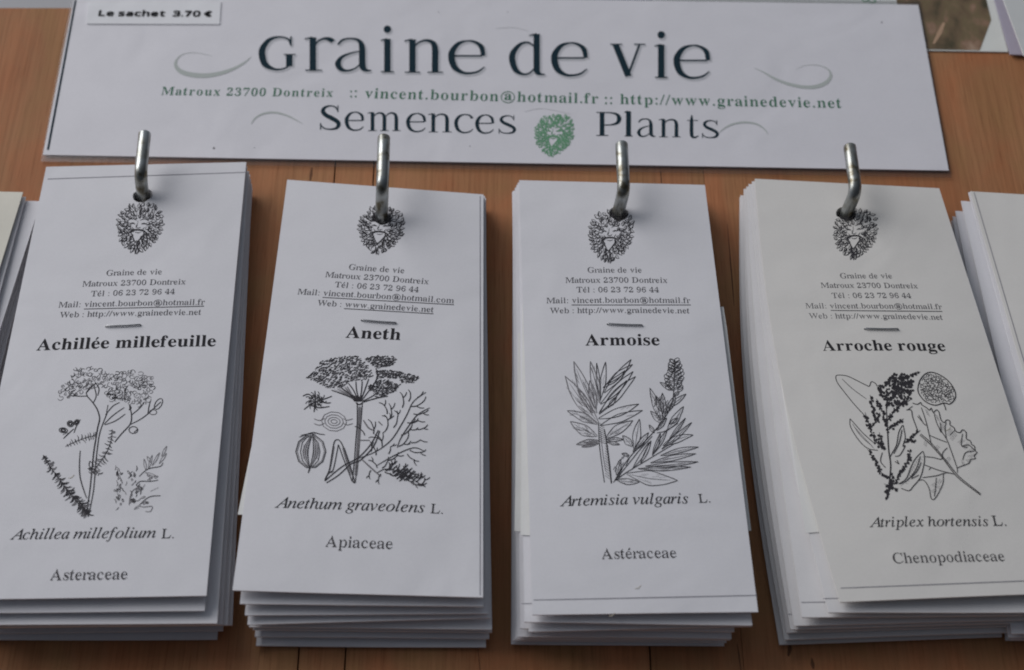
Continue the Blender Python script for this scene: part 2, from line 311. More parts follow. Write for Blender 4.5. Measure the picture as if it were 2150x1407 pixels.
  'o': '250,-15 219,-13 188,-7 160,3 134,17 110,34 89,55 71,78 56,104 44,133 35,163 30,195 28,229 30,263 35,296 44,326 56,355 71,381 89,404 110,424 134,442 160,455 188,465 218,471 249,473 281,471 311,465 338,456 364,442 388,425 409,405 427,382 443,356 455,328 464,297 469,264 471,229 469,194 464,161 455,130 443,102 427,76 409,53 388,33 365,16 339,2 311,-7 282,-13|250,17 270,20 286,27 300,40 310,58 314,69 318,84 321,101 323,121 326,229 325,289 322,338 316,376 308,402 298,420 285,434 269,441 250,444 230,441 214,434 200,420 191,402 183,375 178,338 175,289 174,230 178,121 180,101 183,84 186,69 191,58 201,40 215,27 231,20',
  'p': '26,-207 26,-184 37,-183 46,-181 54,-178 60,-174 65,-169 69,-164 73,-157 75,-150 78,-95 78,361 77,382 76,399 73,412 69,421 63,427 54,432 43,435 29,438 29,461 213,461 213,390 238,427 267,453 302,469 342,474 368,472 392,466 414,457 435,443 454,426 471,407 485,384 497,359 507,331 514,302 519,271 520,238 518,202 514,169 507,137 497,107 484,80 469,56 452,35 433,17 411,3 388,-7 363,-13 337,-15 303,-11 271,1 244,20 220,48 220,-86 226,-147 229,-156 234,-164 240,-170 248,-175 293,-183 293,-207|290,42 312,45 330,53 344,68 355,88 364,115 370,147 374,185 375,230 374,272 371,310 366,342 358,368 348,388 335,402 317,410 295,413 273,409 253,397 236,377 220,349 220,102 233,76 249,57 268,46',
  'r': '27,0 27,24 41,26 52,28 61,33 67,38 72,45 75,55 77,68 78,83 78,374 77,392 76,406 73,416 69,424 63,429 55,432 44,435 30,436 31,461 217,461 217,374 230,397 245,417 261,433 278,448 295,459 313,467 330,471 346,473 366,472 383,468 397,461 409,452 418,440 425,427 429,412 430,395 429,381 426,369 421,358 413,348 404,340 393,335 382,331 368,330 356,331 346,333 337,337 330,343 307,371 302,378 296,382 288,385 280,386 270,384 260,379 250,371 240,359 232,344 226,327 223,307 222,285 222,83 222,67 225,55 230,45 236,37 245,32 258,28 274,26 293,24 293,0',
  's': '225,-15 204,-14 181,-9 156,-2 129,9 109,13 98,11 89,6 81,-2 76,-13 53,-13 53,157 79,157 87,127 98,101 112,78 129,58 147,42 167,31 187,24 209,22 226,23 241,26 254,32 265,39 274,49 280,60 284,73 285,87 282,107 272,125 255,141 232,156 159,193 134,206 113,220 95,235 81,251 69,269 61,287 57,306 55,327 57,357 65,385 78,410 96,432 119,450 145,464 176,471 210,474 246,470 295,457 306,455 316,453 324,454 331,458 337,465 342,474 362,474 362,329 339,329 330,355 319,377 307,396 292,412 276,424 259,433 241,438 222,440 207,439 193,436 182,431 173,425 165,416 160,407 157,397 156,385 157,374 160,363 164,354 171,345 180,337 190,330 203,322 218,314 284,281 308,269 328,255 345,240 359,225 369,208 376,188 381,166 382,141 379,107 371,76 358,50 339,27 315,9 289,-4 258,-12',
  't': '184,-14 156,-12 132,-7 113,3 98,15 86,32 78,53 73,77 72,106 72,414 30,414 30,445 131,548 150,571 166,592 180,611 192,630 215,630 215,461 308,461 308,414 215,414 215,122 215,107 216,95 219,84 222,75 227,69 233,64 240,61 249,60 266,63 281,73 295,89 306,111 330,98 304,49 271,14 231,-7',
  'u': '195,-15 163,-12 136,-5 114,8 97,25 84,48 75,75 70,107 68,144 68,368 67,385 65,399 63,410 58,420 52,427 43,432 32,436 17,437 17,461 211,461 211,110 211,97 214,86 218,77 224,68 231,62 240,57 251,54 262,53 284,56 305,64 323,78 339,98 339,368 339,386 337,400 333,412 328,421 321,428 311,433 298,436 281,437 281,461 481,461 481,104 482,88 484,75 487,65 492,58 499,53 508,48 520,46 535,44 535,19 492,17 445,10 394,0 339,-15 339,60 326,43 311,29 295,16 276,5 257,-4 237,-10 216,-14',
  'v': '212,-15 57,368 33,418 27,425 18,431 8,435 -4,436 -4,461 243,461 243,437 232,437 214,435 202,430 194,422 192,410 194,398 274,182 350,375 358,404 355,419 344,429 327,435 302,437 302,461 453,461 453,438 440,434 429,429 420,422 413,414 386,361 238,-15',
  'w': '182,-15 25,393 9,423 4,427 -2,431 -8,434 -16,436 -16,461 206,461 206,436 178,430 174,426 172,422 170,417 170,410 172,395 178,375 247,189 313,349 298,395 282,429 277,432 270,435 260,437 249,438 249,461 480,461 480,436 462,434 449,429 442,421 439,410 440,400 442,389 499,210 568,380 575,409 574,416 572,421 569,426 564,429 529,438 529,461 662,461 662,438 652,437 644,434 637,429 631,423 612,383 452,-15 429,-15 331,292 208,-15',
  'x': '7,0 7,22 29,30 51,43 72,61 92,84 183,203 64,391 50,410 36,423 21,432 6,436 6,461 250,461 250,437 232,436 219,432 211,425 209,416 222,386 272,305 332,381 339,390 344,399 347,407 348,414 348,420 345,425 342,428 337,431 298,437 298,461 462,461 462,440 441,433 420,420 399,401 377,377 294,273 433,54 450,32 455,28 460,26 467,24 474,23 474,0 231,0 231,24 264,29 269,32 273,35 275,40 275,45 274,54 271,64 265,75 257,88 205,170 145,91 136,79 130,68 127,59 126,51 128,38 137,29 150,24 170,22 175,22 175,0',
  'y': '78,-209 60,-207 43,-203 28,-196 15,-186 4,-173 -4,-159 -8,-143 -10,-125 -9,-112 -6,-100 0,-89 7,-79 16,-70 27,-64 39,-60 53,-59 65,-60 76,-62 86,-67 95,-73 102,-81 107,-90 110,-101 111,-113 110,-121 110,-130 111,-137 114,-142 120,-146 128,-147 137,-144 147,-137 158,-126 170,-110 192,-66 209,-7 54,372 36,409 23,427 18,431 11,434 4,436 -5,436 -7,436 -7,461 240,461 240,436 202,430 197,427 193,422 191,416 191,408 193,396 198,381 275,177 342,358 351,386 353,407 352,415 350,421 346,426 341,430 301,436 301,461 445,461 445,436 435,435 426,431 418,425 412,417 385,360 240,-36 228,-68 216,-97 204,-122 192,-142 180,-159 168,-174 155,-185 142,-194 128,-200 112,-205 96,-208',
  '0': '262,-9 221,-7 185,1 154,15 126,34 103,57 83,85 66,118 54,154 44,195 37,238 33,285 32,335 33,386 37,432 44,476 54,516 66,552 83,584 103,611 126,634 154,653 185,666 222,674 263,676 301,674 336,666 367,653 394,634 417,611 437,584 454,552 467,515 477,475 485,432 489,385 490,334 489,284 485,237 477,194 467,154 454,117 437,85 417,57 393,34 366,15 335,1 300,-7|262,51 285,56 305,70 320,93 330,126 337,167 342,216 345,271 346,334 345,398 342,453 337,501 330,542 320,574 305,597 286,611 263,616 239,611 219,597 204,574 193,542 186,501 181,453 178,398 177,334 178,271 181,216 186,167 193,126 204,93 219,70 238,56',
  '2': '33,0 33,96 171,237 198,266 222,293 243,318 260,341 274,363 286,385 295,406 303,427 308,448 312,470 314,493 315,517 314,541 310,563 304,580 295,595 285,605 272,613 258,618 242,619 220,617 201,609 187,597 175,579 167,556 161,528 157,495 156,458 131,459 108,463 87,470 70,479 55,491 45,507 39,527 36,550 38,567 42,583 49,598 59,613 72,627 88,639 107,650 128,659 152,667 179,672 209,675 242,676 291,674 334,666 371,653 401,635 425,612 442,586 453,555 456,521 455,505 453,489 449,473 444,458 437,442 429,426 418,408 405,391 332,306 215,192 121,103 339,103 353,104 366,107 378,112 389,120 398,129 406,140 412,153 417,167 424,196 479,196 475,0',
  '3': '227,-9 194,-8 163,-5 136,0 113,7 92,15 74,25 59,36 47,48 38,61 31,75 27,88 26,103 28,119 32,134 40,147 50,157 62,165 76,171 90,174 106,176 108,148 114,123 123,103 137,86 154,73 174,64 196,58 220,56 236,57 250,59 264,63 277,68 290,75 301,85 311,96 320,110 326,127 331,146 334,168 335,193 333,219 326,242 314,263 298,281 277,296 252,307 224,314 191,316 133,316 133,374 194,374 223,376 247,383 268,395 284,412 297,432 306,455 311,482 313,511 312,535 308,556 302,575 293,590 282,603 269,612 253,618 235,619 220,618 206,614 194,608 185,598 177,587 170,574 165,560 161,544 155,475 128,476 104,480 83,486 65,495 52,506 42,520 36,538 34,558 37,582 47,604 63,624 86,642 115,657 151,668 192,674 240,676 287,674 330,666 366,654 398,637 423,615 441,589 452,558 456,524 453,494 446,467 433,442 415,419 393,399 369,382 342,368 313,356 332,352 351,346 370,340 389,331 407,321 424,309 439,295 453,280 465,262 473,241 478,218 479,192 478,165 474,140 467,117 458,97 447,78 433,62 418,47 401,35 383,24 363,14 342,7 320,1 298,-4 275,-7 251,-9',
  '4': '168,0 168,50 194,50 210,50 224,52 237,56 249,61 258,69 265,81 270,97 271,117 271,174 12,174 12,231 277,667 407,667 407,235 504,235 504,174 407,174 407,117 409,97 413,81 420,69 430,61 442,56 455,52 469,50 484,50 496,50 496,0|78,235 271,235 271,399 272,488 277,578 263,548 242,509 220,470 204,444',
  '6': '274,-9 240,-7 209,-1 179,10 152,25 128,44 106,68 87,96 71,129 58,167 49,209 44,256 42,308 43,346 46,383 51,419 58,453 68,485 79,515 92,543 107,569 125,593 145,614 166,632 191,648 217,660 245,669 276,675 308,676 337,675 363,673 385,668 405,662 422,654 436,645 448,635 457,624 464,612 470,600 473,587 474,574 472,560 467,546 459,534 448,523 434,513 414,506 390,502 362,501 356,557 353,570 349,582 344,593 338,603 331,611 322,617 312,620 300,621 274,617 250,605 230,585 212,557 197,522 186,480 178,431 174,375 224,398 240,403 259,407 280,409 303,409 343,406 379,396 411,381 439,358 461,330 477,297 486,259 490,216 486,168 476,125 459,87 435,53 404,26 367,6 324,-5|277,52 293,55 308,62 322,73 333,89 342,110 349,137 353,169 354,206 353,242 348,272 341,297 331,317 319,333 304,343 287,350 268,352 255,351 242,349 228,344 214,338 201,330 190,323 181,315 174,307 176,245 182,191 191,147 204,113 220,86 237,67 256,56',
  '7': '154,0 403,565 157,565 135,562 119,553 108,538 103,518 97,471 41,471 46,667 491,667 491,621 234,0',
  '9': '212,-9 185,-8 162,-5 141,-1 122,6 107,14 93,24 82,34 74,46 67,58 63,71 60,83 59,96 60,106 62,115 65,123 70,131 76,137 84,142 94,147 105,149 112,129 121,111 132,94 144,78 158,66 175,57 195,51 217,50 271,66 310,117 336,202 348,320 337,307 325,296 311,285 295,275 278,267 259,261 238,258 216,257 177,260 143,269 112,285 84,306 62,334 46,367 36,406 33,450 34,483 39,513 47,542 58,568 73,593 90,614 110,632 132,648 157,660 185,669 215,675 247,676 280,674 311,668 340,658 367,644 392,625 414,602 433,574 450,542 463,505 473,462 478,415 480,362 479,325 476,288 472,253 465,218 457,185 446,155 433,126 418,99 401,75 381,54 359,35 335,20 308,7 279,-2 247,-8|256,324 272,325 286,329 300,334 312,341 323,351 333,361 341,373 348,387 346,442 341,490 333,529 321,560 307,584 291,600 273,610 252,614 233,611 217,604 202,591 190,574 181,552 174,525 170,493 168,456 174,398 190,357 218,332',
 },
 'ital': {
  'A': '-126,0 -122,19 -89,23 -58,35 -28,55 0,83 160,270 529,706 549,706 524,86 525,69 528,55 534,44 543,35 555,29 570,24 589,21 611,19 608,0 328,0 332,19 340,19 362,20 380,24 395,30 405,39 413,51 418,68 422,90 424,116 428,235 198,235 190,234 184,232 177,228 172,223 97,134 75,106 59,83 50,65 47,53 48,44 51,36 56,30 63,26 73,23 85,21 100,19 117,19 112,0|213,271 430,271 442,545',
  'a': '74,-12 55,-10 39,-5 25,3 12,15 3,31 -4,49 -9,71 -10,96 -8,136 -1,177 11,219 27,260 48,301 73,339 101,374 134,407 168,435 202,454 237,466 272,470 301,467 322,457 337,440 345,416 358,459 434,459 343,134 329,66 330,60 334,55 339,53 346,52 359,56 375,69 395,89 419,119 433,107 393,55 357,18 322,-5 290,-12 272,-9 260,0 252,14 249,34 252,54 258,84 269,124 283,175 255,131 228,93 202,61 177,34 152,14 127,0 101,-9|122,49 133,50 146,54 158,61 172,71 185,83 199,96 212,112 226,129 275,210 286,232 296,254 305,276 312,299 318,321 322,342 324,363 325,382 322,409 313,429 297,440 274,444 251,441 228,432 206,416 184,395 163,368 143,336 126,301 110,260 87,181 79,109 82,83 90,64 103,53',
  'c': '148,-12 115,-9 85,0 60,14 38,34 21,59 9,89 1,123 -1,162 0,186 4,211 10,235 18,260 28,284 41,308 55,330 71,352 89,373 109,392 129,409 152,425 187,445 222,459 259,467 296,470 319,469 338,465 355,458 370,449 381,437 390,425 395,411 396,396 395,384 393,373 389,363 383,355 375,348 367,343 357,340 346,339 328,342 314,349 306,362 303,379 307,398 318,415 324,422 327,430 325,436 319,441 308,443 293,444 267,441 241,434 216,420 193,402 170,380 150,354 132,324 117,291 104,257 95,224 90,191 88,160 89,132 94,108 102,86 113,68 127,53 143,42 161,36 182,34 220,39 259,56 298,83 338,122 354,105 303,54 252,17 200,-5',
  'd': '91,-12 68,-10 47,-4 30,6 14,20 2,37 -6,58 -11,82 -13,109 -12,133 -8,159 -1,185 8,213 19,241 33,269 48,296 65,323 84,348 104,372 126,394 148,414 165,428 182,439 199,449 217,457 234,462 251,467 268,469 285,470 313,468 334,462 350,451 360,436 405,618 408,633 409,648 408,655 406,661 403,666 398,670 361,676 346,676 351,695 382,697 409,701 433,706 454,712 503,723 507,723 510,721 511,718 512,714 511,704 509,696 357,120 350,89 347,66 349,57 353,50 361,46 371,45 386,50 405,64 428,87 455,120 471,107 449,78 428,54 409,33 391,17 373,4 356,-5 339,-10 322,-12 300,-9 284,1 275,17 271,40 273,62 278,91 287,126 299,167 273,124 247,88 222,57 198,32 173,13 146,-1 119,-9|135,41 148,42 161,47 175,54 189,64 203,77 217,92 231,108 245,127 295,212 331,303 337,325 341,346 343,366 344,385 343,399 341,411 337,421 331,430 323,437 315,442 305,445 294,446 270,443 245,434 221,419 196,398 172,372 150,341 130,305 112,264 96,223 85,184 78,148 76,116 77,99 80,85 85,72 92,61 100,52 111,46 122,42',
  'e': '132,-10 101,-7 75,0 51,13 31,31 15,54 3,80 -4,111 -6,147 -5,171 -1,195 5,220 13,245 24,271 37,295 52,319 68,343 87,365 106,386 127,404 150,421 185,443 220,458 255,467 290,470 312,469 330,465 346,459 359,451 370,440 377,427 382,412 383,395 379,364 365,335 342,308 309,281 268,258 218,238 159,223 91,212 85,175 84,146 90,99 107,65 136,45 177,38 213,43 250,59 289,85 328,121 343,106 319,78 295,54 270,34 244,18 218,6 191,-3 162,-8|95,235 142,244 184,257 220,274 249,295 273,320 290,346 300,374 303,403 301,421 294,433 283,441 267,443 252,441 236,436 220,428 203,416 187,401 171,384 156,364 141,342 128,317 115,291 104,264',
  'f': '-72,-228 -85,-227 -97,-224 -108,-219 -118,-212 -126,-203 -131,-194 -135,-184 -136,-173 -133,-153 -126,-140 -115,-131 -99,-129 -84,-131 -74,-137 -68,-147 -66,-161 -69,-177 -73,-189 -72,-193 -70,-197 -67,-199 -62,-200 -48,-197 -36,-190 -25,-178 -15,-161 3,-110 20,-37 106,420 10,420 18,452 112,452 124,506 137,555 154,599 175,636 200,667 228,692 257,709 288,720 320,723 339,722 356,718 372,712 385,703 395,692 403,680 408,666 409,652 406,632 397,618 382,610 361,607 345,609 334,616 327,629 324,646 326,656 328,665 332,677 325,691 305,697 278,689 255,665 236,625 221,570 196,452 312,452 307,420 190,420 150,223 100,11 87,-31 74,-67 62,-99 49,-127 22,-171 -7,-202 -38,-221',
  'g': '94,-228 56,-225 23,-219 -6,-209 -31,-195 -51,-177 -65,-157 -74,-135 -77,-111 -69,-70 -44,-32 -4,3 53,36 34,46 20,58 12,71 9,85 10,94 15,103 22,114 32,125 87,180 55,201 33,227 19,256 15,289 17,313 22,337 31,359 43,380 58,400 76,418 96,434 119,448 143,459 169,467 197,471 226,473 244,472 263,469 284,463 306,456 365,439 430,439 430,395 361,395 368,351 366,326 361,302 353,279 340,258 325,238 308,221 288,206 266,193 242,182 217,175 191,170 164,169 122,172 108,160 98,149 92,139 90,129 95,116 109,104 133,92 167,81 203,69 236,56 264,42 288,28 307,11 320,-9 329,-32 331,-59 329,-83 324,-106 315,-127 302,-147 286,-165 266,-181 244,-195 219,-207 191,-216 161,-222 129,-226|166,192 181,193 196,198 210,206 224,217 237,230 248,245 258,263 267,282 274,303 279,325 282,347 283,370 282,388 279,404 273,417 265,429 256,438 245,444 232,448 219,449 204,447 189,443 175,435 161,424 148,410 136,394 126,377 116,358 109,337 103,316 100,293 99,270 103,236 116,211 136,197|112,-197 177,-190 224,-170 252,-136 261,-89 260,-77 257,-66 251,-56 242,-46 232,-37 221,-29 209,-22 196,-14 140,8 78,27 38,0 9,-30 -8,-61 -14,-95 -6,-139 17,-171 57,-190',
  'h': '407,-9 389,-7 373,-3 359,5 347,15 338,28 331,44 327,61 325,81 329,132 342,202 363,296 373,344 377,379 374,402 366,419 353,429 335,432 310,428 284,415 258,394 232,364 208,329 189,295 175,262 165,230 117,0 33,0 150,555 158,603 154,621 142,635 123,643 95,645 88,645 96,683 262,683 226,518 209,444 191,368 200,368 239,422 279,459 322,482 367,490 409,484 439,465 457,434 463,390 458,351 447,291 423,185 414,135 412,91 414,72 419,58 429,50 443,48 456,49 470,53 485,59 501,68 517,42 488,20 461,4 434,-6',
  'i': '182,585 172,586 163,589 154,593 146,600 139,608 135,616 132,626 131,636 132,645 135,655 139,663 146,672 154,679 163,684 172,687 182,688 192,687 201,684 210,679 218,672 225,664 230,655 233,646 234,636 233,625 230,616 225,607 219,599 211,593 202,588 192,586|49,-12 28,-9 12,2 3,19 0,43 5,79 17,128 82,358 86,377 89,392 88,401 85,409 80,415 74,420 65,423 54,425 41,427 26,427 30,444 96,453 143,461 184,470 188,469 192,467 194,463 195,458 194,450 191,440 94,117 86,77 87,64 91,55 98,50 107,48 123,53 143,67 166,91 193,125 208,110 166,57 125,18 87,-4',
  'l': '47,-11 36,-10 26,-8 18,-3 10,2 5,10 0,18 -2,28 -3,39 3,80 20,148 146,613 151,643 150,654 147,662 143,669 137,674 129,677 118,679 104,681 87,682 89,700 154,708 200,715 242,723 248,723 252,721 254,718 254,715 249,692 93,125 83,74 84,64 87,57 93,52 101,51 116,55 134,69 156,91 182,122 198,107 176,79 155,55 135,34 115,18 96,5 78,-4 62,-9',
  'm': '609,-11 587,-7 571,3 562,21 559,46 560,61 562,78 566,96 571,116 630,324 640,378 638,391 632,401 623,406 611,408 598,407 584,402 568,394 552,383 535,369 518,352 500,333 482,311 465,287 448,261 431,233 415,204 372,107 339,0 260,0 349,301 356,326 360,347 363,366 364,382 363,394 358,402 349,407 337,408 328,407 317,404 305,398 292,391 231,341 215,325 199,307 183,287 169,265 128,191 94,104 60,0 -19,0 74,314 86,361 91,391 90,400 87,408 82,414 75,418 25,427 29,445 64,448 94,451 119,455 140,460 169,468 183,470 187,469 191,467 193,463 194,458 192,450 190,440 135,263 207,353 274,418 335,456 391,469 417,465 436,455 447,436 451,411 449,389 444,359 435,320 423,273 489,359 551,420 611,457 667,469 693,465 712,454 723,435 726,409 722,376 712,330 648,97 645,85 644,74 645,64 648,57 654,53 662,52 670,53 679,57 687,63 697,71 717,95 741,129 755,113 719,59 682,20 646,-3',
  'n': '330,-13 319,-12 310,-9 301,-5 294,1 288,9 284,18 281,29 280,41 283,62 291,97 303,146 320,209 338,272 350,321 358,356 360,377 359,391 354,400 346,406 334,408 324,407 314,404 302,399 290,391 237,345 183,281 138,211 119,171 100,122 81,66 63,0 -18,0 79,328 92,390 91,399 89,406 85,412 79,416 71,419 61,421 49,423 34,423 26,423 29,441 100,451 149,460 194,470 198,467 198,457 138,263 175,312 211,354 246,389 279,418 311,440 340,455 367,465 391,468 417,465 435,454 445,437 449,413 446,374 435,330 377,131 368,95 364,73 366,63 369,56 376,51 385,50 401,55 419,71 440,98 463,135 479,123 443,63 406,21 368,-4',
  'o': '157,-12 122,-9 90,-1 62,13 38,32 19,57 5,84 -3,116 -6,152 -4,180 1,208 9,237 20,265 35,293 51,319 70,344 91,368 114,390 138,410 164,427 190,442 217,454 245,463 272,468 299,470 336,467 368,459 397,445 421,426 441,402 455,374 463,342 466,306 465,281 461,256 454,231 445,205 433,180 419,155 404,132 386,109 367,87 347,68 325,50 302,34 267,14 231,0 194,-9|168,17 188,19 208,25 227,34 246,47 265,64 282,82 299,103 314,127 328,152 340,177 351,204 361,231 368,258 374,285 377,311 378,336 373,383 357,417 330,437 293,444 269,441 245,432 221,418 197,398 174,372 152,343 133,310 116,272 101,234 91,196 85,159 83,124 84,99 88,78 95,60 105,44 118,32 132,24 149,19',
  'p': '-143,-222 -138,-204 -116,-202 -98,-198 -83,-193 -72,-187 -64,-177 -56,-165 -49,-148 -43,-129 81,349 86,371 89,389 88,399 86,407 82,413 77,417 24,424 29,442 93,450 139,459 184,469 188,469 191,467 193,465 194,461 191,444 167,371 207,414 249,445 292,464 336,470 363,468 386,461 407,450 425,434 439,414 449,391 455,365 457,335 455,305 451,275 442,245 431,215 417,185 401,156 382,129 362,102 339,78 315,56 290,37 263,20 236,6 208,-3 179,-9 150,-11 127,-10 107,-6 89,0 74,8 44,-121 34,-169 35,-177 39,-185 45,-191 53,-197 63,-200 76,-203 93,-204 114,-205 109,-222|150,14 170,16 191,21 211,31 231,44 249,60 267,78 284,99 300,122 315,147 328,173 340,200 350,228 358,256 364,284 367,311 368,338 367,358 363,375 358,390 349,403 339,412 327,419 312,424 296,425 271,422 247,413 224,397 202,375 181,348 163,317 148,281 136,240 99,95 95,76 93,59 96,39 107,25 125,17',
  'r': '-19,0 68,310 83,385 82,396 79,404 75,410 69,414 19,422 22,441 88,452 134,461 176,470 181,469 184,467 186,463 185,457 133,266 187,356 235,419 275,457 308,470 318,469 326,467 334,462 340,457 346,449 349,441 352,431 352,420 351,407 348,395 343,385 336,375 328,367 319,362 308,358 297,357 289,358 281,360 274,363 267,368 262,374 257,381 254,389 252,398 193,325 141,234 97,126 61,0',
  's': '116,-12 96,-11 78,-9 62,-6 48,-1 9,9 0,8 -6,5 -10,1 -13,-6 -33,-6 -11,158 6,157 9,124 15,96 24,72 35,51 50,35 66,24 85,17 106,15 122,16 138,21 151,28 164,39 174,52 181,67 185,83 187,102 185,120 179,138 169,158 155,178 124,218 94,259 68,306 64,318 61,330 59,342 59,353 61,378 68,400 79,419 94,437 112,451 133,462 157,468 183,470 202,469 219,468 234,465 246,460 287,449 297,450 304,454 309,459 310,467 327,467 307,318 290,318 279,373 260,413 231,436 194,444 182,443 171,440 161,435 152,427 144,418 139,409 136,398 135,387 137,370 144,352 156,331 172,309 203,269 231,230 256,181 261,169 264,156 266,144 266,132 265,112 262,94 255,76 247,59 236,44 224,30 210,18 194,7 176,-1 157,-7 137,-11',
  't': '49,-12 28,-9 13,1 4,17 1,39 3,65 10,92 98,420 29,420 33,441 78,456 121,485 163,527 202,583 225,583 187,452 271,452 263,420 179,420 98,116 89,67 90,58 93,51 99,47 107,46 121,50 138,64 160,86 185,118 200,101 161,51 122,16 85,-5',
  'u': '68,-12 54,-11 41,-7 31,-2 22,6 15,16 10,27 7,41 6,56 11,102 28,172 75,339 81,367 83,394 82,403 79,411 75,417 69,421 61,423 50,425 37,427 20,427 23,445 88,454 134,462 177,470 182,470 186,468 189,466 190,463 189,452 186,439 105,159 92,109 88,80 90,66 95,56 105,50 118,48 132,50 148,56 166,66 184,81 203,99 223,120 243,144 263,171 283,200 302,232 320,266 337,302 353,340 366,378 378,418 388,459 466,459 379,137 366,70 367,60 371,53 377,49 386,48 403,53 422,67 444,91 468,125 482,111 445,57 408,19 369,-4 330,-12 308,-9 293,1 284,17 280,40 281,56 284,75 289,97 295,121 326,228 289,171 254,122 220,81 189,47 158,21 127,3 97,-8',
  'v': '91,-12 75,253 66,343 53,394 44,408 32,417 17,423 -1,425 -9,425 -5,444 42,453 78,461 102,468 118,469 129,457 138,422 146,362 152,279 163,87 243,174 304,252 328,287 344,316 354,339 357,355 356,360 354,366 349,371 343,377 320,402 316,408 313,415 311,421 310,428 311,438 314,446 318,453 323,460 330,465 338,468 347,470 357,471 367,470 376,467 384,461 392,454 398,445 402,434 404,422 405,408 395,356 363,291 310,215 237,127 112,-12',
  'x': '230,-12 216,-11 205,-8 195,-2 188,5 181,16 174,34 167,57 160,87 140,180 69,80 54,59 39,41 25,26 11,13 -2,4 -17,-3 -32,-8 -48,-9 -57,-8 -66,-6 -73,-3 -80,2 -85,9 -89,16 -91,24 -92,34 -91,43 -89,50 -85,58 -80,64 -74,69 -67,73 -60,75 -52,76 -27,69 -2,61 8,63 19,70 31,81 44,96 133,220 103,364 99,379 94,392 89,402 82,410 75,416 65,421 55,423 42,424 17,423 -4,420 -1,439 27,443 52,448 74,453 94,459 123,468 143,470 151,468 158,463 163,454 167,441 195,306 263,403 301,448 326,464 354,468 375,466 389,458 398,446 401,428 400,420 398,412 395,405 390,399 384,394 378,391 370,389 362,388 335,395 324,400 314,401 309,401 304,399 298,396 292,391 202,268 232,130 240,96 248,72 253,63 259,57 266,53 274,52 290,57 308,71 330,95 354,128 368,112 329,58 293,19 260,-4',
 },
 'sans': {
  'L': '97,0 97,713 187,713 187,80 498,80 498,0',
  'e': '312,-10 276,-8 241,-2 208,7 178,21 151,38 126,60 105,84 87,113 73,146 63,181 57,221 55,263 57,306 62,345 71,381 84,414 101,444 120,470 142,492 167,511 195,526 225,536 257,543 291,545 325,543 355,537 384,528 410,515 433,498 453,479 471,456 485,431 497,402 505,372 510,339 512,303 512,250 146,250 149,208 158,171 173,139 192,112 217,92 245,77 279,68 316,65 341,65 364,67 386,70 407,74 488,102 488,25 407,-1 386,-5 363,-8 339,-9|148,320 420,320 418,353 412,382 402,408 389,431 371,449 348,462 322,470 290,473 261,470 234,463 211,450 191,433 175,410 162,384 153,354',
  's': '220,-10 193,-9 168,-8 144,-5 123,-1 104,4 85,10 68,16 52,24 52,104 129,74 152,68 175,64 198,62 222,61 253,62 279,66 301,73 318,82 331,94 341,107 346,123 348,140 348,149 346,159 342,167 337,176 331,184 322,192 311,200 298,208 217,243 128,283 110,294 95,305 82,318 71,331 62,346 56,363 52,382 51,403 54,435 65,463 82,488 106,508 136,524 170,536 209,543 251,545 276,544 299,542 321,540 343,535 422,509 392,439 321,463 303,467 284,471 265,472 245,473 220,472 198,469 179,463 163,456 151,446 142,435 136,422 135,408 136,398 138,388 142,379 148,371 155,363 165,356 177,348 191,341 272,306 359,267 376,256 391,245 404,232 414,219 422,204 428,187 432,168 433,148 429,111 419,79 401,52 375,30 344,12 307,0 266,-7',
  'a': '215,-10 180,-8 148,0 119,12 94,28 73,50 58,78 49,110 46,149 50,186 62,219 81,248 109,272 144,291 189,305 241,315 302,319 393,322 393,354 391,385 386,411 377,432 364,447 348,458 329,467 307,471 282,473 262,472 241,470 222,466 203,461 132,432 105,498 123,507 143,516 164,523 188,530 212,536 237,540 262,543 287,544 333,541 372,533 405,520 432,501 453,476 467,445 476,408 479,364 479,0 415,0 398,76 394,76 376,55 358,38 340,23 321,11 300,2 275,-5 247,-9|235,61 267,63 297,70 323,82 347,98 367,120 381,146 389,177 392,214 392,261 313,258 267,255 229,248 198,239 175,227 158,211 146,193 139,172 137,148 138,127 144,109 152,94 164,82 179,73 195,66 214,62',
  'c': '299,-10 265,-8 232,-3 202,6 173,19 147,35 124,56 104,80 86,109 73,141 63,178 57,219 55,264 57,312 63,354 73,392 88,425 106,454 127,479 150,499 177,516 206,529 237,538 270,543 305,545 384,536 446,516 419,443 363,460 303,468 234,455 185,417 156,354 146,265 148,220 155,180 167,146 184,117 206,95 232,79 263,69 298,66 320,66 340,68 358,71 376,75 437,97 437,19 378,-2',
  'h': '85,0 85,758 173,758 173,536 168,461 174,461 188,480 204,497 223,511 244,523 267,532 290,539 315,543 340,544 386,541 426,532 459,518 487,497 508,471 524,437 533,396 536,348 536,0 449,0 449,342 442,399 419,439 382,463 329,471 288,468 254,458 226,443 206,421 191,393 181,359 175,321 173,276 173,0',
  't': '248,-10 228,-9 208,-6 189,-2 171,4 154,13 139,24 126,38 114,55 104,75 97,98 93,125 92,156 92,467 16,467 16,509 93,544 128,658 180,658 180,535 334,535 334,467 180,467 180,158 181,135 185,115 193,99 203,85 216,75 230,68 246,63 263,62 304,65 338,73 338,6 298,-5',
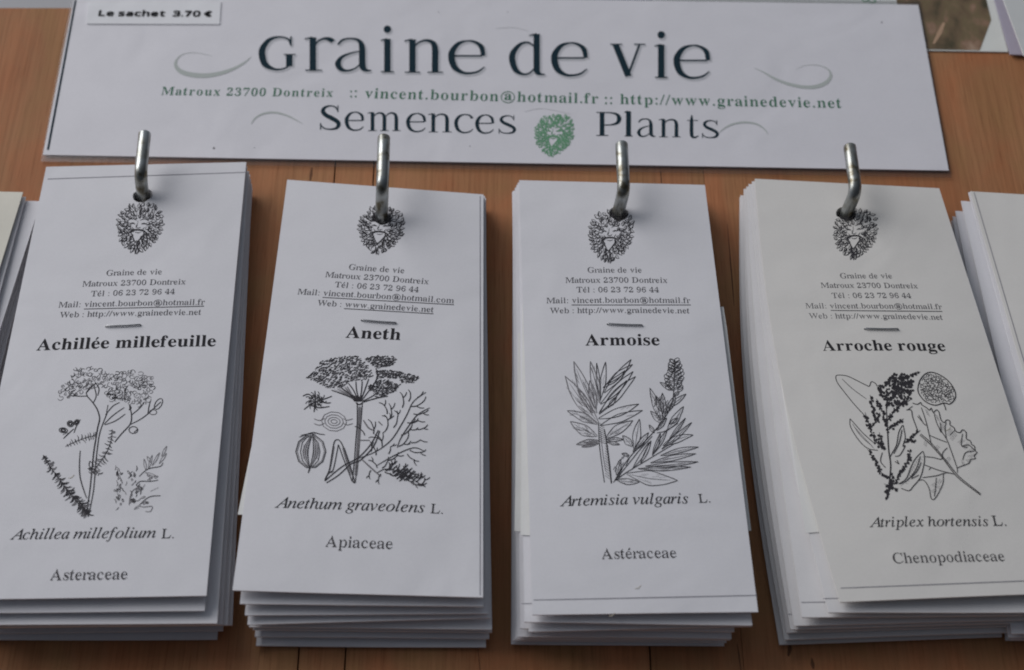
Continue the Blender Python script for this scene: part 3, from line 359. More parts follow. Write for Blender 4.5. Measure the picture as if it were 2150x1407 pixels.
  '3': '240,-10 213,-9 187,-8 161,-5 137,-1 113,4 90,10 67,19 45,29 45,111 68,100 92,91 116,83 142,76 167,71 193,67 217,65 241,64 286,66 324,73 355,85 380,101 398,122 412,146 419,173 422,205 419,236 409,262 393,284 370,301 341,314 307,323 267,328 223,330 154,330 154,405 224,405 265,407 301,414 331,426 357,442 377,462 391,485 399,511 402,540 400,564 393,586 383,605 367,620 348,633 326,642 301,647 272,649 245,648 219,644 195,639 174,632 93,589 49,649 69,663 91,677 116,689 143,701 172,710 203,717 236,721 271,722 324,719 369,710 407,694 438,673 461,646 478,616 489,583 492,546 489,512 482,481 470,455 452,432 430,412 405,396 376,384 344,375 344,371 384,364 419,353 448,337 472,317 490,294 503,267 511,236 514,203 512,172 507,144 498,117 485,92 469,69 448,49 424,32 396,17 363,5 327,-3 286,-8',
  '7': '136,0 428,633 44,633 44,713 522,713 522,645 233,0',
  '0': '284,-10 228,-4 179,14 139,45 106,87 81,141 63,203 52,276 49,357 50,413 55,465 62,512 72,555 86,593 103,627 124,656 148,680 176,699 208,713 244,721 284,723 340,717 389,699 430,669 463,627 489,574 507,512 518,439 522,357 520,302 516,251 508,203 498,160 484,121 467,87 446,58 422,34 394,15 362,1 325,-7|284,65 321,69 353,83 379,106 399,137 414,178 424,228 431,288 433,357 431,426 424,485 414,535 399,576 379,608 353,630 321,644 284,649 247,644 215,630 190,608 170,576 156,535 145,485 139,426 137,357 139,289 145,229 156,179 170,138 190,106 215,83 247,69',
  '€': '95,0 95,713 504,713 504,0|146,51 454,51 454,662 146,662',
  '@': '432,-89 375,-86 323,-78 275,-64 231,-45 191,-21 157,9 127,43 102,81 83,125 69,172 61,224 58,279 60,325 65,369 74,411 87,452 103,490 122,526 145,559 171,589 200,617 231,641 266,662 304,680 344,694 387,704 433,710 481,713 531,710 579,702 624,688 666,670 704,646 738,617 767,584 793,547 813,505 828,459 836,410 839,356 839,333 837,311 833,289 829,266 823,245 815,225 807,205 796,187 785,170 772,155 758,142 742,130 726,121 708,114 688,110 667,109 645,110 626,115 609,124 594,135 582,149 573,164 566,179 562,196 557,196 547,178 535,162 520,147 504,134 485,123 465,115 441,110 416,109 380,112 349,121 322,137 299,160 281,187 268,219 260,255 257,294 259,326 264,356 272,384 283,411 298,434 315,456 334,474 357,490 382,503 409,512 438,517 469,519 555,511 622,495 612,292 611,267 611,256 612,233 615,213 621,198 629,188 639,180 649,175 661,172 673,171 687,172 701,177 714,185 725,196 735,210 744,226 752,244 758,264 763,286 767,308 769,332 769,357 767,402 760,443 748,480 732,514 712,545 688,571 660,594 629,613 595,628 559,638 521,645 481,647 426,644 376,635 330,620 289,600 252,574 220,544 193,509 170,471 152,428 140,382 132,334 130,282 135,213 149,152 174,100 208,56 251,21 303,-3 363,-18 432,-23 462,-22 492,-20 520,-15 548,-9 647,20 647,-48 625,-56 601,-64 576,-71 550,-77 523,-82 494,-86 464,-88|429,171 455,173 477,181 496,194 510,213 521,235 529,261 535,289 538,321 544,446 511,453 470,456 447,455 426,450 407,443 391,432 377,419 365,405 356,389 348,371 343,352 339,332 336,313 335,292 337,263 342,237 350,216 361,200 375,187 391,178 409,172',
 },
}
# ------------------------------------------------------------------ lettering
def glyph(st, ch):
    return [[tuple(map(float, p.split(','))) for p in l.split()] for l in GLYPHS[st][ch].split('|')]

def resample(L, step=28):
    o = []
    for i in range(len(L)):
        a, b = L[i], L[(i + 1) % len(L)]
        n = max(1, int(math.hypot(a[0] - b[0], a[1] - b[1]) / step))
        for j in range(n): o.append((a[0] + (b[0] - a[0]) * j / n, a[1] + (b[1] - a[1]) * j / n))
    return o

def weight(loops, keep, cap, mn=40):
    """slim (or fatten) the upright strokes of a letter"""
    loops = [resample(L) for L in loops]
    segs = [(L[i], L[(i + 1) % len(L)]) for L in loops for i in range(len(L))]
    def cross(y):
        return sorted(a[0] + (b[0] - a[0]) * (y - a[1]) / (b[1] - a[1]) for a, b in segs if (a[1] > y) != (b[1] > y))
    res = []
    for L in loops:
        n = len(L); o = []
        for i in range(n):
            a, b = L[i - 1], L[(i + 1) % n]
            x, y = L[i]
            tx, ty = b[0] - a[0], b[1] - a[1]
            nx = abs(ty) / (math.hypot(tx, ty) + 1e-9)
            best = 0
            for yy in (y + .37, y - .37):
                xs = cross(yy)
                for k in range(0, len(xs) - 1, 2):
                    x0, x1 = xs[k], xs[k + 1]
                    if abs(x - x0) < 3: D, sg = x1 - x0, 1
                    elif abs(x - x1) < 3: D, sg = x1 - x0, -1
                    else: continue
                    sh = (D - max(min(D, mn), D * keep)) / 2 if keep < 1 else D * (1 - keep) / 2
                    sh = max(-cap, min(sh, cap)) * sg
                    if abs(sh) > abs(best): best = sh
            o.append((x + best * min(1, nx * 1.3), y))
        res.append(o)
    return res

ADV = {'A': 722, 'C': 667, 'D': 722, 'G': 722, 'L': 611, 'M': 889, 'P': 556, 'S': 556, 'T': 611, 'W': 944, 'a': 444, 'b': 500, 'c': 444,
       'd': 500, 'e': 444, 'f': 333, 'g': 500, 'h': 500, 'i': 278, 'l': 278, 'm': 778, 'n': 500, 'o': 500, 'p': 500, 'r': 333, 's': 389,
       't': 278, 'u': 500, 'v': 500, 'w': 722, 'x': 500, ' ': 250, '.': 250, ':': 278, '/': 278, '@': 921}
ADVB = dict(ADV, b=556, d=556, h=556, m=833, n=556, p=556, r=444, u=556, t=333, M=944, P=611, S=556, T=667)
ADVI = dict(ADV, A=611, x=444, m=722, v=444, g=500, h=500)
CACHE = {}
def letter(st, ch):
    k = (st, ch)
    if k in CACHE: return CACHE[k]
    base = 'e' if ch == 'é' else ch
    src = {'reg': 'bold', 'semi': 'bold'}.get(st, st)
    adv = {'bold': ADVB, 'semi': ADVB, 'ital': ADVI}.get(st, ADV).get(base, 500)
    def circle(x, y, r): return [(x + r * math.cos(a), y + r * math.sin(a)) for a in [i * math.pi / 5 for i in range(10)]]
    r = 62 if st in ('bold', 'semi', 'sans') else 47
    if ch == ' ': L = []
    elif ch == '.': L = [circle(adv / 2, r - 8, r)]
    elif ch == ':': L = [circle(adv / 2, r - 8, r), circle(adv / 2, 400, r)]
    elif ch == '/': L = [[(-10, -14), (45, -14), (290, 676), (235, 676)]]
    elif ch == '€':
        arc = [math.radians(a) for a in range(50, 311, 13)]
        L = [(400 + 340 * math.cos(a), 350 + 360 * math.sin(a)) for a in arc] + [(400 + 190 * math.cos(a), 350 + 230 * math.sin(a)) for a in arc[::-1]]
        CACHE[k] = (720, [[L], [[(-10, 380), (480, 380), (460, 455), (-10, 455)]], [[(-10, 245), (440, 245), (420, 320), (-10, 320)]]])
        return CACHE[k]
    elif ch == '@' and st != 'sans':
        ring = [(460 + 400 * math.cos(a), 280 + 400 * math.sin(a)) for a in [i * math.pi / 16 for i in range(32)]]
        inn = [(460 + 350 * math.cos(a), 280 + 350 * math.sin(a)) for a in [i * math.pi / 16 for i in range(32)]]
        g = glyph(src, 'a')
        L = [ring, inn]
        CACHE[k] = (adv, [L, [[(x * 0.9 + 235, y * 0.9 + 90) for x, y in l] for l in g]])
        return CACHE[k]
    else:
        L = glyph(src, base)
        if st == 'reg': L = weight(L, 0.58, 32)
        elif st == 'semi': L = weight(L, 0.8, 15)
        elif st == 'sans' and ch == '7': L = [[(30, 714), (500, 714), (500, 615), (285, 0), (120, 0), (335, 585), (30, 585)]]
        elif st == 'sans': L = weight(L, 1.7, 30)
    if st == 'sans' and ch not in ' .':
        xs = [p[0] for l in L for p in l]
        L = [[((x - min(xs)) * 1.2 + 60, y) for x, y in l] for l in L]
        adv = (max(xs) - min(xs)) * 1.2 + 105
    elif L and ch not in './:' and st != 'ital':
        xs = [p[0] for l in L for p in l]
        d = (adv - min(xs) - max(xs)) / 2
        sx = min(1.0, (adv * 1.02) / (max(xs) - min(xs)))
        m = (min(xs) + max(xs)) / 2
        L = [[((x - m) * sx + m + d, y) for x, y in l] for l in L]
    elif L and st == 'ital':
        xs = [p[0] for l in L for p in l]
        d = (adv - min(xs) - max(xs)) / 2 + {'f': -20, 'A': -12, 'l': 15, 'h': -5, 'p': -32, 'i': 6}.get(ch, 0)
        L = [[(x + d, y) for x, y in l] for l in L]
    groups = [L] if L else []
    if ch == 'é': groups.append([[(x + adv / 2 - 225, y) for x, y in ((190, 520), (225, 520), (345, 655), (290, 690), (250, 670))]])
    CACHE[k] = (adv, groups)
    return CACHE[k]

def text(ink, body, st, p0, p1, aspect=1.0, track=0.0, up=None, lean=0.0):
    """body set from photograph point p0 to p1 along its baseline"""
    a, b = ink.f.px(*p0), ink.f.px(*p1)
    a, b = Vector(a[:2]), Vector(b[:2])
    items, x = [], 0.0
    for ch in body:
        adv, g = letter(st, ch)
        items.append((x, g)); x += adv + track
    x -= track
    e = (b - a).length / x
    d = (b - a).normalized()
    n = Vector((-d.y, d.x)) if up is None else up
    for ox, groups in items:
        for loops in groups:
            if not loops: continue
            o = [[tuple(a + d * ((gx + lean * gy + ox) * e) + n * (gy * e * aspect)) for gx, gy in L] for L in loops]
            ink.glyph_xy(o)

# roman capitals and small letters of the big heading, drawn as pen strokes: (points, widths)
SB = lambda x0, x1, y=.016: ([(x0, y), (x1, y)], .036)
FLAG = lambda x, y=1.0: ([(x - .16, y - .05), (x - .06, y - .025), (x + .05, y)], [.03, .05, .05])
def stem(x, y0, y1, w=.15): return ([(x, y0), (x, y1)], w)
BOW = [(.90, .78), (.76, .94), (.52, .985), (.26, .90), (.10, .66), (.09, .42), (.18, .17), (.38, .03), (.58, .015), (.78, .07), (.94, .21)]
BWD = [.12, .08, .05, .11, .15, .155, .14, .09, .07, .06, .025]
PEN = {
 'e': [([(.12, .535), (.88, .535)], .055), ([(.905, .535), (.86, .80), (.70, .945), (.50, .985), (.26, .90), (.10, .66), (.09, .42), (.18, .17), (.38, .03), (.58, .015), (.78, .07), (.94, .21)],
        [.10, .12, .08, .05, .11, .15, .155, .14, .09, .07, .06, .025])],
 'c': [(BOW, BWD)],
 'a': [([(.10, .80), (.22, .94), (.44, .985), (.64, .92), (.715, .72), (.72, .4), (.735, .13), (.82, .03), (.95, .03)], [.05, .07, .055, .09, .14, .15, .15, .09, .03]),
       ([(.70, .61), (.45, .555), (.20, .43), (.10, .24), (.17, .07), (.33, .02), (.54, .09), (.70, .26)], [.03, .05, .09, .14, .12, .07, .045, .03])],
 'i': [stem(.22, 0, 1), SB(.02, .42), FLAG(.17)],
 'n': [stem(.2, 0, 1), SB(0, .4), FLAG(.14), ([(.22, .72), (.36, .90), (.56, .97), (.74, .90), (.80, .70), (.80, .35), (.80, 0)], [.03, .05, .08, .12, .15, .15, .15]), SB(.6, 1.0)],
 'm': [stem(.2, 0, 1), SB(0, .4), FLAG(.14), ([(.22, .72), (.36, .90), (.52, .97), (.68, .90), (.74, .70), (.74, .35), (.74, 0)], [.03, .05, .08, .12, .15, .15, .15]), SB(.55, .93),
       ([(.76, .72), (.90, .90), (1.06, .97), (1.22, .90), (1.28, .70), (1.28, .35), (1.28, 0)], [.03, .05, .08, .12, .15, .15, .15]), SB(1.1, 1.48)],
 'r': [stem(.2, 0, 1), SB(0, .44), FLAG(.14), ([(.22, .68), (.34, .88), (.50, .96), (.64, .945), (.74, .87)], [.03, .05, .08, .13, .12])],
 'd': [([(.72, .84), (.54, .97), (.32, .92), (.13, .68), (.10, .44), (.20, .14), (.40, .02), (.58, .06), (.72, .22)], [.03, .06, .09, .14, .15, .13, .07, .05, .03]),
       ([(.77, 1.23), (.77, .3), (.79, .08), (.88, .02), (1.0, .02)], [.15, .15, .14, .07, .03]), FLAG(.72, 1.23)],
 'v': [([(.15, .98), (.52, .02)], .15), ([(.50, .02), (.84, .98)], .055), SB(0, .34, .982), SB(.68, 1.0, .982)],
 'G': [([(.86, .76), (.80, .92), (.58, .985), (.30, .91), (.11, .66), (.09, .42), (.18, .15), (.42, .02), (.62, .02), (.78, .09), (.84, .2)], [.03, .05, .055, .11, .15, .155, .14, .075, .055, .05, .05]),
       stem(.83, .10, .46), SB(.68, 1.0, .46), stem(.875, .72, 1.0, .04)],
 'S': [([(.80, .76), (.70, .92), (.50, .97), (.29, .90), (.22, .75), (.33, .60), (.55, .48), (.76, .35), (.83, .21), (.74, .07), (.50, .025), (.26, .07), (.13, .22)],
        [.03, .05, .055, .10, .13, .15, .165, .15, .13, .10, .055, .05, .03]), stem(.80, .72, .99, .035), stem(.13, .01, .28, .035)],
 'P': [stem(.2, 0, 1), SB(0, .42), SB(0, .3, .982), ([(.2, .97), (.50, .97), (.74, .89), (.81, .72), (.74, .54), (.50, .46), (.25, .46)], [.04, .05, .11, .15, .11, .05, .04])],
 'l': [stem(.2, 0, 1), SB(0, .42), FLAG(.14)],
 't': [([(.36, 1.26), (.34, .9), (.34, .25), (.40, .06), (.58, .02), (.80, .12)], [.03, .15, .15, .14, .09, .03]), SB(.05, .78, .955)],
}
PEN['s'] = PEN['S']

def pen_letter(ink, ch, x0, x1, base, top, fat=1.28, dx=0, dy=0):
    """one heading letter into the box x0..x1, base..top (photograph pixels, top = height of 1.0)"""
    st = PEN[ch]
    xs = [p[0] for pts, _ in st for p in pts]
    lo, hi = min(xs) - .02, max(xs) + .02
    sx, sy = (x1 - x0) / (hi - lo), (base - top)
    for pts, wd in st:
        if not isinstance(wd, list): wd = [wd] * len(pts)
        P = [(x0 + (x - lo) * sx + dx, base - y * sy + dy) for x, y in pts]
        ink.ribbon(P, [(w * fat + (fat > 1.3) * .03) * sy for w in wd])
    if ch == 'i': ink.dot(x0 + (.22 - lo) * sx + dx, base - 1.29 * sy + dy, .09 * fat * sy, 12, 0)
# ------------------------------------------------------------------ the setting: board and the surface beyond it
def wood():
    m = mat('oiled_wood', (0.5, 0.2, 0.08), 0.62, 0, 0.16)
    L = m.node_tree.links.new
    b = m.node_tree.nodes['Principled BSDF']
    tc = nd(m, 'ShaderNodeTexCoord'); geo = nd(m, 'ShaderNodeNewGeometry')
    def noise(scale, sx, sy, det, dist=0.0):
        mp = nd(m, 'ShaderNodeMapping'); mp.inputs['Scale'].default_value = (sx, sy, sx)
        off = nd(m, 'ShaderNodeVectorMath', operation='SCALE'); cmb = nd(m, 'ShaderNodeCombineXYZ')
        L(geo.outputs['Random Per Island'], cmb.inputs[1]); L(geo.outputs['Random Per Island'], cmb.inputs[0])
        L(cmb.outputs[0], off.inputs[0]); off.inputs['Scale'].default_value = 7.3
        add = nd(m, 'ShaderNodeVectorMath', operation='ADD')
        L(tc.outputs['Object'], mp.inputs['Vector']); L(mp.outputs[0], add.inputs[0]); L(off.outputs[0], add.inputs[1])
        n = nd(m, 'ShaderNodeTexNoise'); n.inputs['Scale'].default_value = scale; n.inputs['Detail'].default_value = det
        n.inputs['Distortion'].default_value = dist
        L(add.outputs[0], n.inputs['Vector'])
        return n.outputs['Fac']
    def ramp(fac, stops):
        r = nd(m, 'ShaderNodeValToRGB')
        e = r.color_ramp.elements
        e[0].position, e[0].color = stops[0][0], (*stops[0][1], 1)
        e[1].position, e[1].color = stops[-1][0], (*stops[-1][1], 1)
        for p, c in stops[1:-1]:
            x = e.new(p); x.color = (*c, 1)
        L(fac, r.inputs[0]); return r.outputs[0]
    big = ramp(noise(1, 34, 6, 5, 0.8), [(0.26, (0.36, 0.164, 0.076)), (0.5, (0.405, 0.192, 0.092)), (0.76, (0.46, 0.226, 0.114))])
    fine = ramp(noise(1, 900, 22, 4, 0.3), [(0.34, (0.76, 0.73, 0.70)), (0.62, (1.05, 1.04, 1.02))])
    pore = ramp(noise(1, 2300, 70, 2), [(0.30, (0.62, 0.55, 0.5)), (0.42, (1, 1, 1))])
    blot = ramp(noise(1, 9, 6, 3), [(0.3, (0.88, 0.84, 0.80)), (0.7, (1.08, 1.08, 1.06))])
    red = ramp(noise(1, 60, 35, 5, 0.4), [(0.36, (0.97, 1.05, 1.0)), (0.50, (1, 1, 1)), (0.66, (1.08, 0.95, 0.92))])
    cur = big
    for x, f in ((fine, 0.5), (pore, 0.55), (blot, 1.0), (red, 1.0)):
        k = nd(m, 'ShaderNodeMixRGB', blend_type='MULTIPLY'); k.inputs[0].default_value = f
        L(cur, k.inputs[1]); L(x, k.inputs[2]); cur = k.outputs[0]
    hs = nd(m, 'ShaderNodeHueSaturation')
    mr = nd(m, 'ShaderNodeMapRange'); mr.inputs['To Min'].default_value = 0.86; mr.inputs['To Max'].default_value = 1.10
    L(geo.outputs['Random Per Island'], mr.inputs['Value']); L(mr.outputs[0], hs.inputs['Value'])
    L(cur, hs.inputs['Color']); L(hs.outputs[0], b.inputs['Base Color'])
    bp = nd(m, 'ShaderNodeBump'); bp.inputs['Strength'].default_value = 0.25; bp.inputs['Distance'].default_value = 0.0004
    L(fine, bp.inputs['Height']); L(bp.outputs[0], b.inputs['Normal'])
    return m

def box_faces(V, F, x0, x1, y0, y1, z0, z1):
    b = len(V)
    V += [(x0, y0, z0), (x1, y0, z0), (x1, y1, z0), (x0, y1, z0), (x0, y0, z1), (x1, y0, z1), (x1, y1, z1), (x0, y1, z1)]
    F += [(b, b + 3, b + 2, b + 1), (b + 4, b + 5, b + 6, b + 7), (b, b + 1, b + 5, b + 4), (b + 1, b + 2, b + 6, b + 5), (b + 2, b + 3, b + 7, b + 6), (b + 3, b, b + 4, b + 7)]

YTOP = at(70, 17).y
seams = [-0.62, at(70, 900).x - 0.115, at(703, 360).x, at(725, 1380).x, at(1365, 1380).x, at(1560, 1385).x + 0.0, at(2010, 500).x + 0.035, 0.62]
V, F = [], []
for i in range(len(seams) - 1):
    g = 0.00022 if i != 4 else 0.00008
    g0 = 0.00022 if i != 5 else 0.00008
    box_faces(V, F, seams[i] + g0, seams[i + 1] - g, -0.42, YTOP, -0.018, 0)
board = obj('wooden_board', V, F, wood())
board['kind'] = 'structure'
tb = obj('table', [(-3, -2, -0.021), (3, -2, -0.021), (3, 3, -0.021), (-3, 3, -0.021)], [(0, 1, 2, 3)], mat('grey_table', (0.42, 0.43, 0.45), 0.6))
tb['kind'] = 'structure'

def slab(name, surf, th, m, parent=None, nu=12, nv=12, hole=None, rad=0.0031, edge=None, belly=0.0):
    """a sheet or a flat packet: top face on surf, th thick at the rim, with an optional punched hole"""
    a, b, c, d = surf.c
    wx, hy = (b - a).length, (d - a).length
    pts, edges = [], []
    rim = [(i / nu, 0) for i in range(nu)] + [(1, j / nv) for j in range(nv)] + [(1 - i / nu, 1) for i in range(nu)] + [(0, 1 - j / nv) for j in range(nv)]
    pts += rim
    n = len(rim)
    edges += [(i, (i + 1) % n) for i in range(n)]
    hc = None
    if hole:
        hc = []
        for k in range(20):
            an = 2 * math.pi * k / 20
            hc.append(surf.uv(hole[0] + rad * math.cos(an), hole[1] + rad * math.sin(an)))
        s = len(pts)
        pts += hc
        edges += [(s + k, s + (k + 1) % 20) for k in range(20)]
        hu, hv = surf.uv(*hole)
    for i in range(1, nu):
        for j in range(1, nv):
            u, v = i / nu, j / nv
            if hole and math.hypot((u - hu) * wx, (v - hv) * hy) < rad * 1.35: continue
            pts.append((u, v))
    co, ed, fa, *_ = delaunay_2d_cdt([Vector((u * wx, v * hy)) for u, v in pts], edges, [], 0, 1e-7)
    uvs = [(p.x / wx, p.y / hy) for p in co]
    tris = []
    for f in fa:
        mx = sum(co[i].x for i in f) / 3; my = sum(co[i].y for i in f) / 3
        if hole and math.hypot(mx - hu * wx, my - hv * hy) < rad * 0.9: continue
        tris.append(tuple(f))
    top = [surf.S(*q) for q in uvs]
    bot = []
    for (u, v), p in zip(uvs, top):
        uu, vv = min(max(u, 0), 1), min(max(v, 0), 1)
        bot.append(Vector((p.x, p.y, p.z - th - belly * (math.sin(math.pi * uu) * math.sin(math.pi * vv)) ** 0.5)))
    N = len(top)
    # orientation: make the top face up
    f = tris[0]
    up = (top[f[1]] - top[f[0]]).cross(top[f[2]] - top[f[0]]).z > 0
    T = [t if up else t[::-1] for t in tris]
    faces = list(T) + [tuple(N + i for i in t[::-1]) for t in T]
    cnt = {}
    for t in T:
        for k in range(3):
            e = (t[k], t[(k + 1) % 3])
            cnt[e] = 1
    nf = len(faces)
    vs = top + bot
    for (i, j) in list(cnt):
        if (j, i) not in cnt:
            k = len(vs)
            vs += [vs[j].copy(), vs[i].copy(), vs[N + i].copy(), vs[N + j].copy()]
            faces.append((k, k + 1, k + 2, k + 3))
    ob = obj(name, vs, faces, m, parent)
    for p in ob.data.polygons: p.use_smooth = p.index < nf
    return ob

def tube(name, pts, r, m, parent=None, seg=14):
    V, F = [], []
    n = len(pts)
    for i, p in enumerate(pts):
        t = (pts[min(i + 1, n - 1)] - pts[max(i - 1, 0)]).normalized()
        x = t.cross(Vector((1, 0, 0.2))).normalized(); y = t.cross(x)
        rr = r[i] if isinstance(r, list) else r
        for k in range(seg):
            a = 2 * math.pi * k / seg
            V.append(p + (x * math.cos(a) + y * math.sin(a)) * rr)
        if i:
            b = i * seg
            for k in range(seg): F.append((b - seg + k, b - seg + (k + 1) % seg, b + (k + 1) % seg, b + k))
    F.append(tuple(range(seg))[::-1]); F.append(tuple(range((n - 1) * seg, n * seg)))
    o = obj(name, V, F, m, parent)
    for p in o.data.polygons: p.use_smooth = len(p.vertices) == 4
    bm = bmesh.new(); bm.from_mesh(o.data); bmesh.ops.recalc_face_normals(bm, faces=bm.faces); bm.to_mesh(o.data); bm.free()
    return o

# ------------------------------------------------------------------ leaf-face emblem (used on the sign and on every printed packet)
EMB_RIM = [(930, 260), (985, 205), (1080, 180), (1190, 190), (1250, 240), (1255, 320), (1240, 400), (1200, 470), (1130, 530), (1050, 572), (990, 530), (940, 480), (915, 410), (908, 330)]
def emblem(surf, cx, cy, wpx, hpx, rot, name, m, parent, seed, heavy=1.0):
    """cx, cy centre in photograph pixels; wpx x hpx its size"""
    r = random.Random(seed)
    ink = Ink(surf)
    co, si = math.cos(rot), math.sin(rot)
    def T(x, y):
        x, y = (x - 1080) / 350 * wpx, (y - 374) / 392 * hpx
        return (cx + x * co - y * si, cy + x * si + y * co)
    rim = [((x - 1080), (y - 374)) for x, y in EMB_RIM]
    def rad(a):
        best = 180
        for i in range(len(rim)):
            (x0, y0), (x1, y1) = rim[i], rim[(i + 1) % len(rim)]
            dx, dy = math.cos(a), math.sin(a)
            det = dx * (y0 - y1) - dy * (x0 - x1)
            if abs(det) < 1e-9: continue
            t = (x0 * (y0 - y1) - y0 * (x0 - x1)) / det
            s = (dx * y0 - dy * x0) / det
            if 0 <= s <= 1 and t > 0: best = t
        return best
    u = wpx / 350 * heavy
    # leaves all round the face
    for ringi, (f, cnt) in enumerate(((0.95, 34), (0.79, 30), (0.63, 24), (0.48, 17), (0.35, 9))):
        for k in range(cnt):
            a = 2 * math.pi * (k + r.uniform(-.2, .2) + ringi * .5) / cnt
            q = rad(a) * f * r.uniform(.96, 1.04)
            x, y = 1080 + q * math.cos(a), 374 + q * math.sin(a)
            if ((x - 1068) / 66) ** 2 + ((y - 345) / 50) ** 2 < 1: continue
            if abs(x - 1066) < 54 - (y - 395) * .5 and 395 <= y < 492: continue
            out = a + r.uniform(-.55, .55) + r.choice((-.35, .35))
            ln = r.uniform(34, 50) * (0.85 if ringi > 2 else 1)
            dx, dy = math.cos(out), math.sin(out)
            px, py = -dy, dx
            wv = r.uniform(8, 12)
            sg = 1 if py > 0 else -1            # heavy line on the lower side
            tip = (x + dx * ln * .55, y + dy * ln * .55); bs = (x - dx * ln * .45, y - dy * ln * .45)
            s1 = (x + px * wv * sg, y + py * wv * sg); s2 = (x - px * wv * sg, y - py * wv * sg)
            ink.ribbon([T(*bs), T(*s1), T(*tip)], [5 * u, r.uniform(10, 16) * u, 3 * u])
            ink.ribbon([T(*bs), T(*s2), T(*tip)], [3 * u, r.uniform(3, 7) * u, 3 * u])
            if r.random() < .5: ink.ribbon([T(*bs), T(x + dx * ln * .25, y + dy * ln * .25)], [6 * u, 3 * u])
    # face
    for pts, wd in (([(985, 318), (1005, 303), (1035, 302), (1055, 312)], [4, 9, 9, 5]), ([(1082, 310), (1105, 300), (1132, 302), (1150, 318)], [5, 9, 9, 4]),
                    ([(1006, 336), (1026, 334), (1046, 340)], [6, 20, 6]), ([(1092, 339), (1112, 334), (1132, 337)], [6, 20, 6]), ([(1020, 362), (1035, 380)], [4, 9]), ([(1120, 362), (1104, 380)], [4, 9]), ([(1056, 345), (1052, 366)], [5, 10]),
                    ([(1066, 312), (1060, 350), (1052, 366), (1072, 370), (1088, 362)], [3, 5, 6, 8, 4]),
                    ([(1000, 410), (1028, 390), (1068, 384), (1108, 390), (1140, 408)], [8, 24, 22, 24, 8]), ([(1045, 402), (1068, 408), (1094, 401)], [4, 9, 4]),
                    ([(1015, 405), (1028, 440), (1050, 485)], [8, 14, 10]), ([(1120, 405), (1098, 440), (1055, 488)], [8, 14, 10]),
                    ([(975, 345), (985, 372), (1002, 395)], [4, 7, 5]), ([(1160, 340), (1158, 372), (1142, 395)], [4, 7, 5]),
                    ([(1040, 500), (1050, 540), (1050, 575)], [10, 12, 4]), ([(1065, 498), (1062, 530), (1054, 570)], [8, 9, 4])):
        ink.ribbon([T(*p) for p in pts], [q * u * .8 for q in wd])
    return ink.build(name, m, parent)

# ------------------------------------------------------------------ laminated sign
sign_s = Surf(at(158, -16, .0010), at(1928, 10, .0010), at(1992, 358, .0010), at(90, 325, .0010))
sign = slab('laminated_sign', sign_s, 0.0004, SIGN, None, 10, 4)
tag(sign, 'wide white laminated shop sign with big dark heading and pale swirls across the top', 'sign')
film = bpy.data.materials.new('clear_film'); film.use_nodes = True
nt = film.node_tree; nt.nodes.clear()
out = nt.nodes.new('ShaderNodeOutputMaterial'); mx = nt.nodes.new('ShaderNodeMixShader'); tr = nt.nodes.new('ShaderNodeBsdfTransparent'); gl = nt.nodes.new('ShaderNodeBsdfGlossy')
fr = nt.nodes.new('ShaderNodeFresnel'); fr.inputs[0].default_value = 1.5
tr.inputs[0].default_value = (0.86, 0.86, 0.87, 1); gl.inputs['Roughness'].default_value = 0.2
mx.inputs[0].default_value = 0.03; nt.links.new(tr.outputs[0], mx.inputs[1]); nt.links.new(gl.outputs[0], mx.inputs[2]); nt.links.new(mx.outputs[0], out.inputs[0])
slab('laminate_margin', Surf(at(155, -30, .0009), at(1932, 2, .0009), at(1998, 373, .0009), at(85, 339, .0009)), 0.00012, film, sign, 8, 4)

HEAD = [('G', 549, 622), ('r', 638, 701), ('a', 708, 781), ('i', 798, 828), ('n', 847, 931), ('e', 947, 1019), ('d', 1074, 1146), ('e', 1163, 1234), ('v', 1280, 1356), ('i', 1373, 1403), ('e', 1420, 1491)]
SUB = [('S', 672, 712, 52), ('e', 727, 764, 39), ('m', 771, 842, 39), ('e', 856, 894, 39), ('n', 898, 949, 39), ('c', 957, 994, 39), ('e', 1001, 1037, 39), ('s', 1047, 1081, 39),
       ('P', 1251, 1301, 50), ('l', 1310, 1329, 53), ('a', 1340, 1377, 38), ('n', 1382, 1430, 38), ('t', 1442, 1467, 38), ('s', 1474, 1507, 38)]
k = Ink(sign_s)
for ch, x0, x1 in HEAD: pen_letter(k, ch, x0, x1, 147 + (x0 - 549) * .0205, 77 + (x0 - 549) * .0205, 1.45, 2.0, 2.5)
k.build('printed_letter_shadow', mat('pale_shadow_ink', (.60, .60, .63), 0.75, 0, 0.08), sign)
k = Ink(sign_s)
for pts in ([(1040, 60), (1080, 58), (1110, 66)], [(1100, 235), (1140, 228), (1200, 240)]):
    k.ribbon(pts, 1.6, taper=.6)
fs = k.build('faint_swirls', mat('faint_ink', (.71, .705, .725), 0.75, 0, 0.08), sign); fs['kind'] = 'stuff'
k = Ink(sign_s, 400)
for ch, x0, x1 in HEAD:
    base = 147 + (x0 - 549) * .0205
    pen_letter(k, ch, x0, x1, base, base - 70)
k.build('heading_text', INK_TITLE, sign)
k = Ink(sign_s)
for ch, x0, x1, h in SUB[:8]:
    base = 273 + (x0 - 672) * .0215
    pen_letter(k, ch, x0, x1, base, base - h)
k.build('subheading_text', INK_TITLE, sign)
k = Ink(sign_s)
for ch, x0, x1, h in SUB[8:]:
    base = 273 + (x0 - 672) * .0215
    pen_letter(k, ch, x0, x1, base, base - h)
k.build('subheading_text', INK_TITLE, sign)
k = Ink(sign_s)
text(k, 'Matroux 23700 Dontreix', 'semi', (337, 199.5), (699, 203.5), 1.12, 75)
text(k, 'vincent.bourbon@hotmail.fr', 'semi', (764, 206), (1257, 217.5), 1.12, 45)
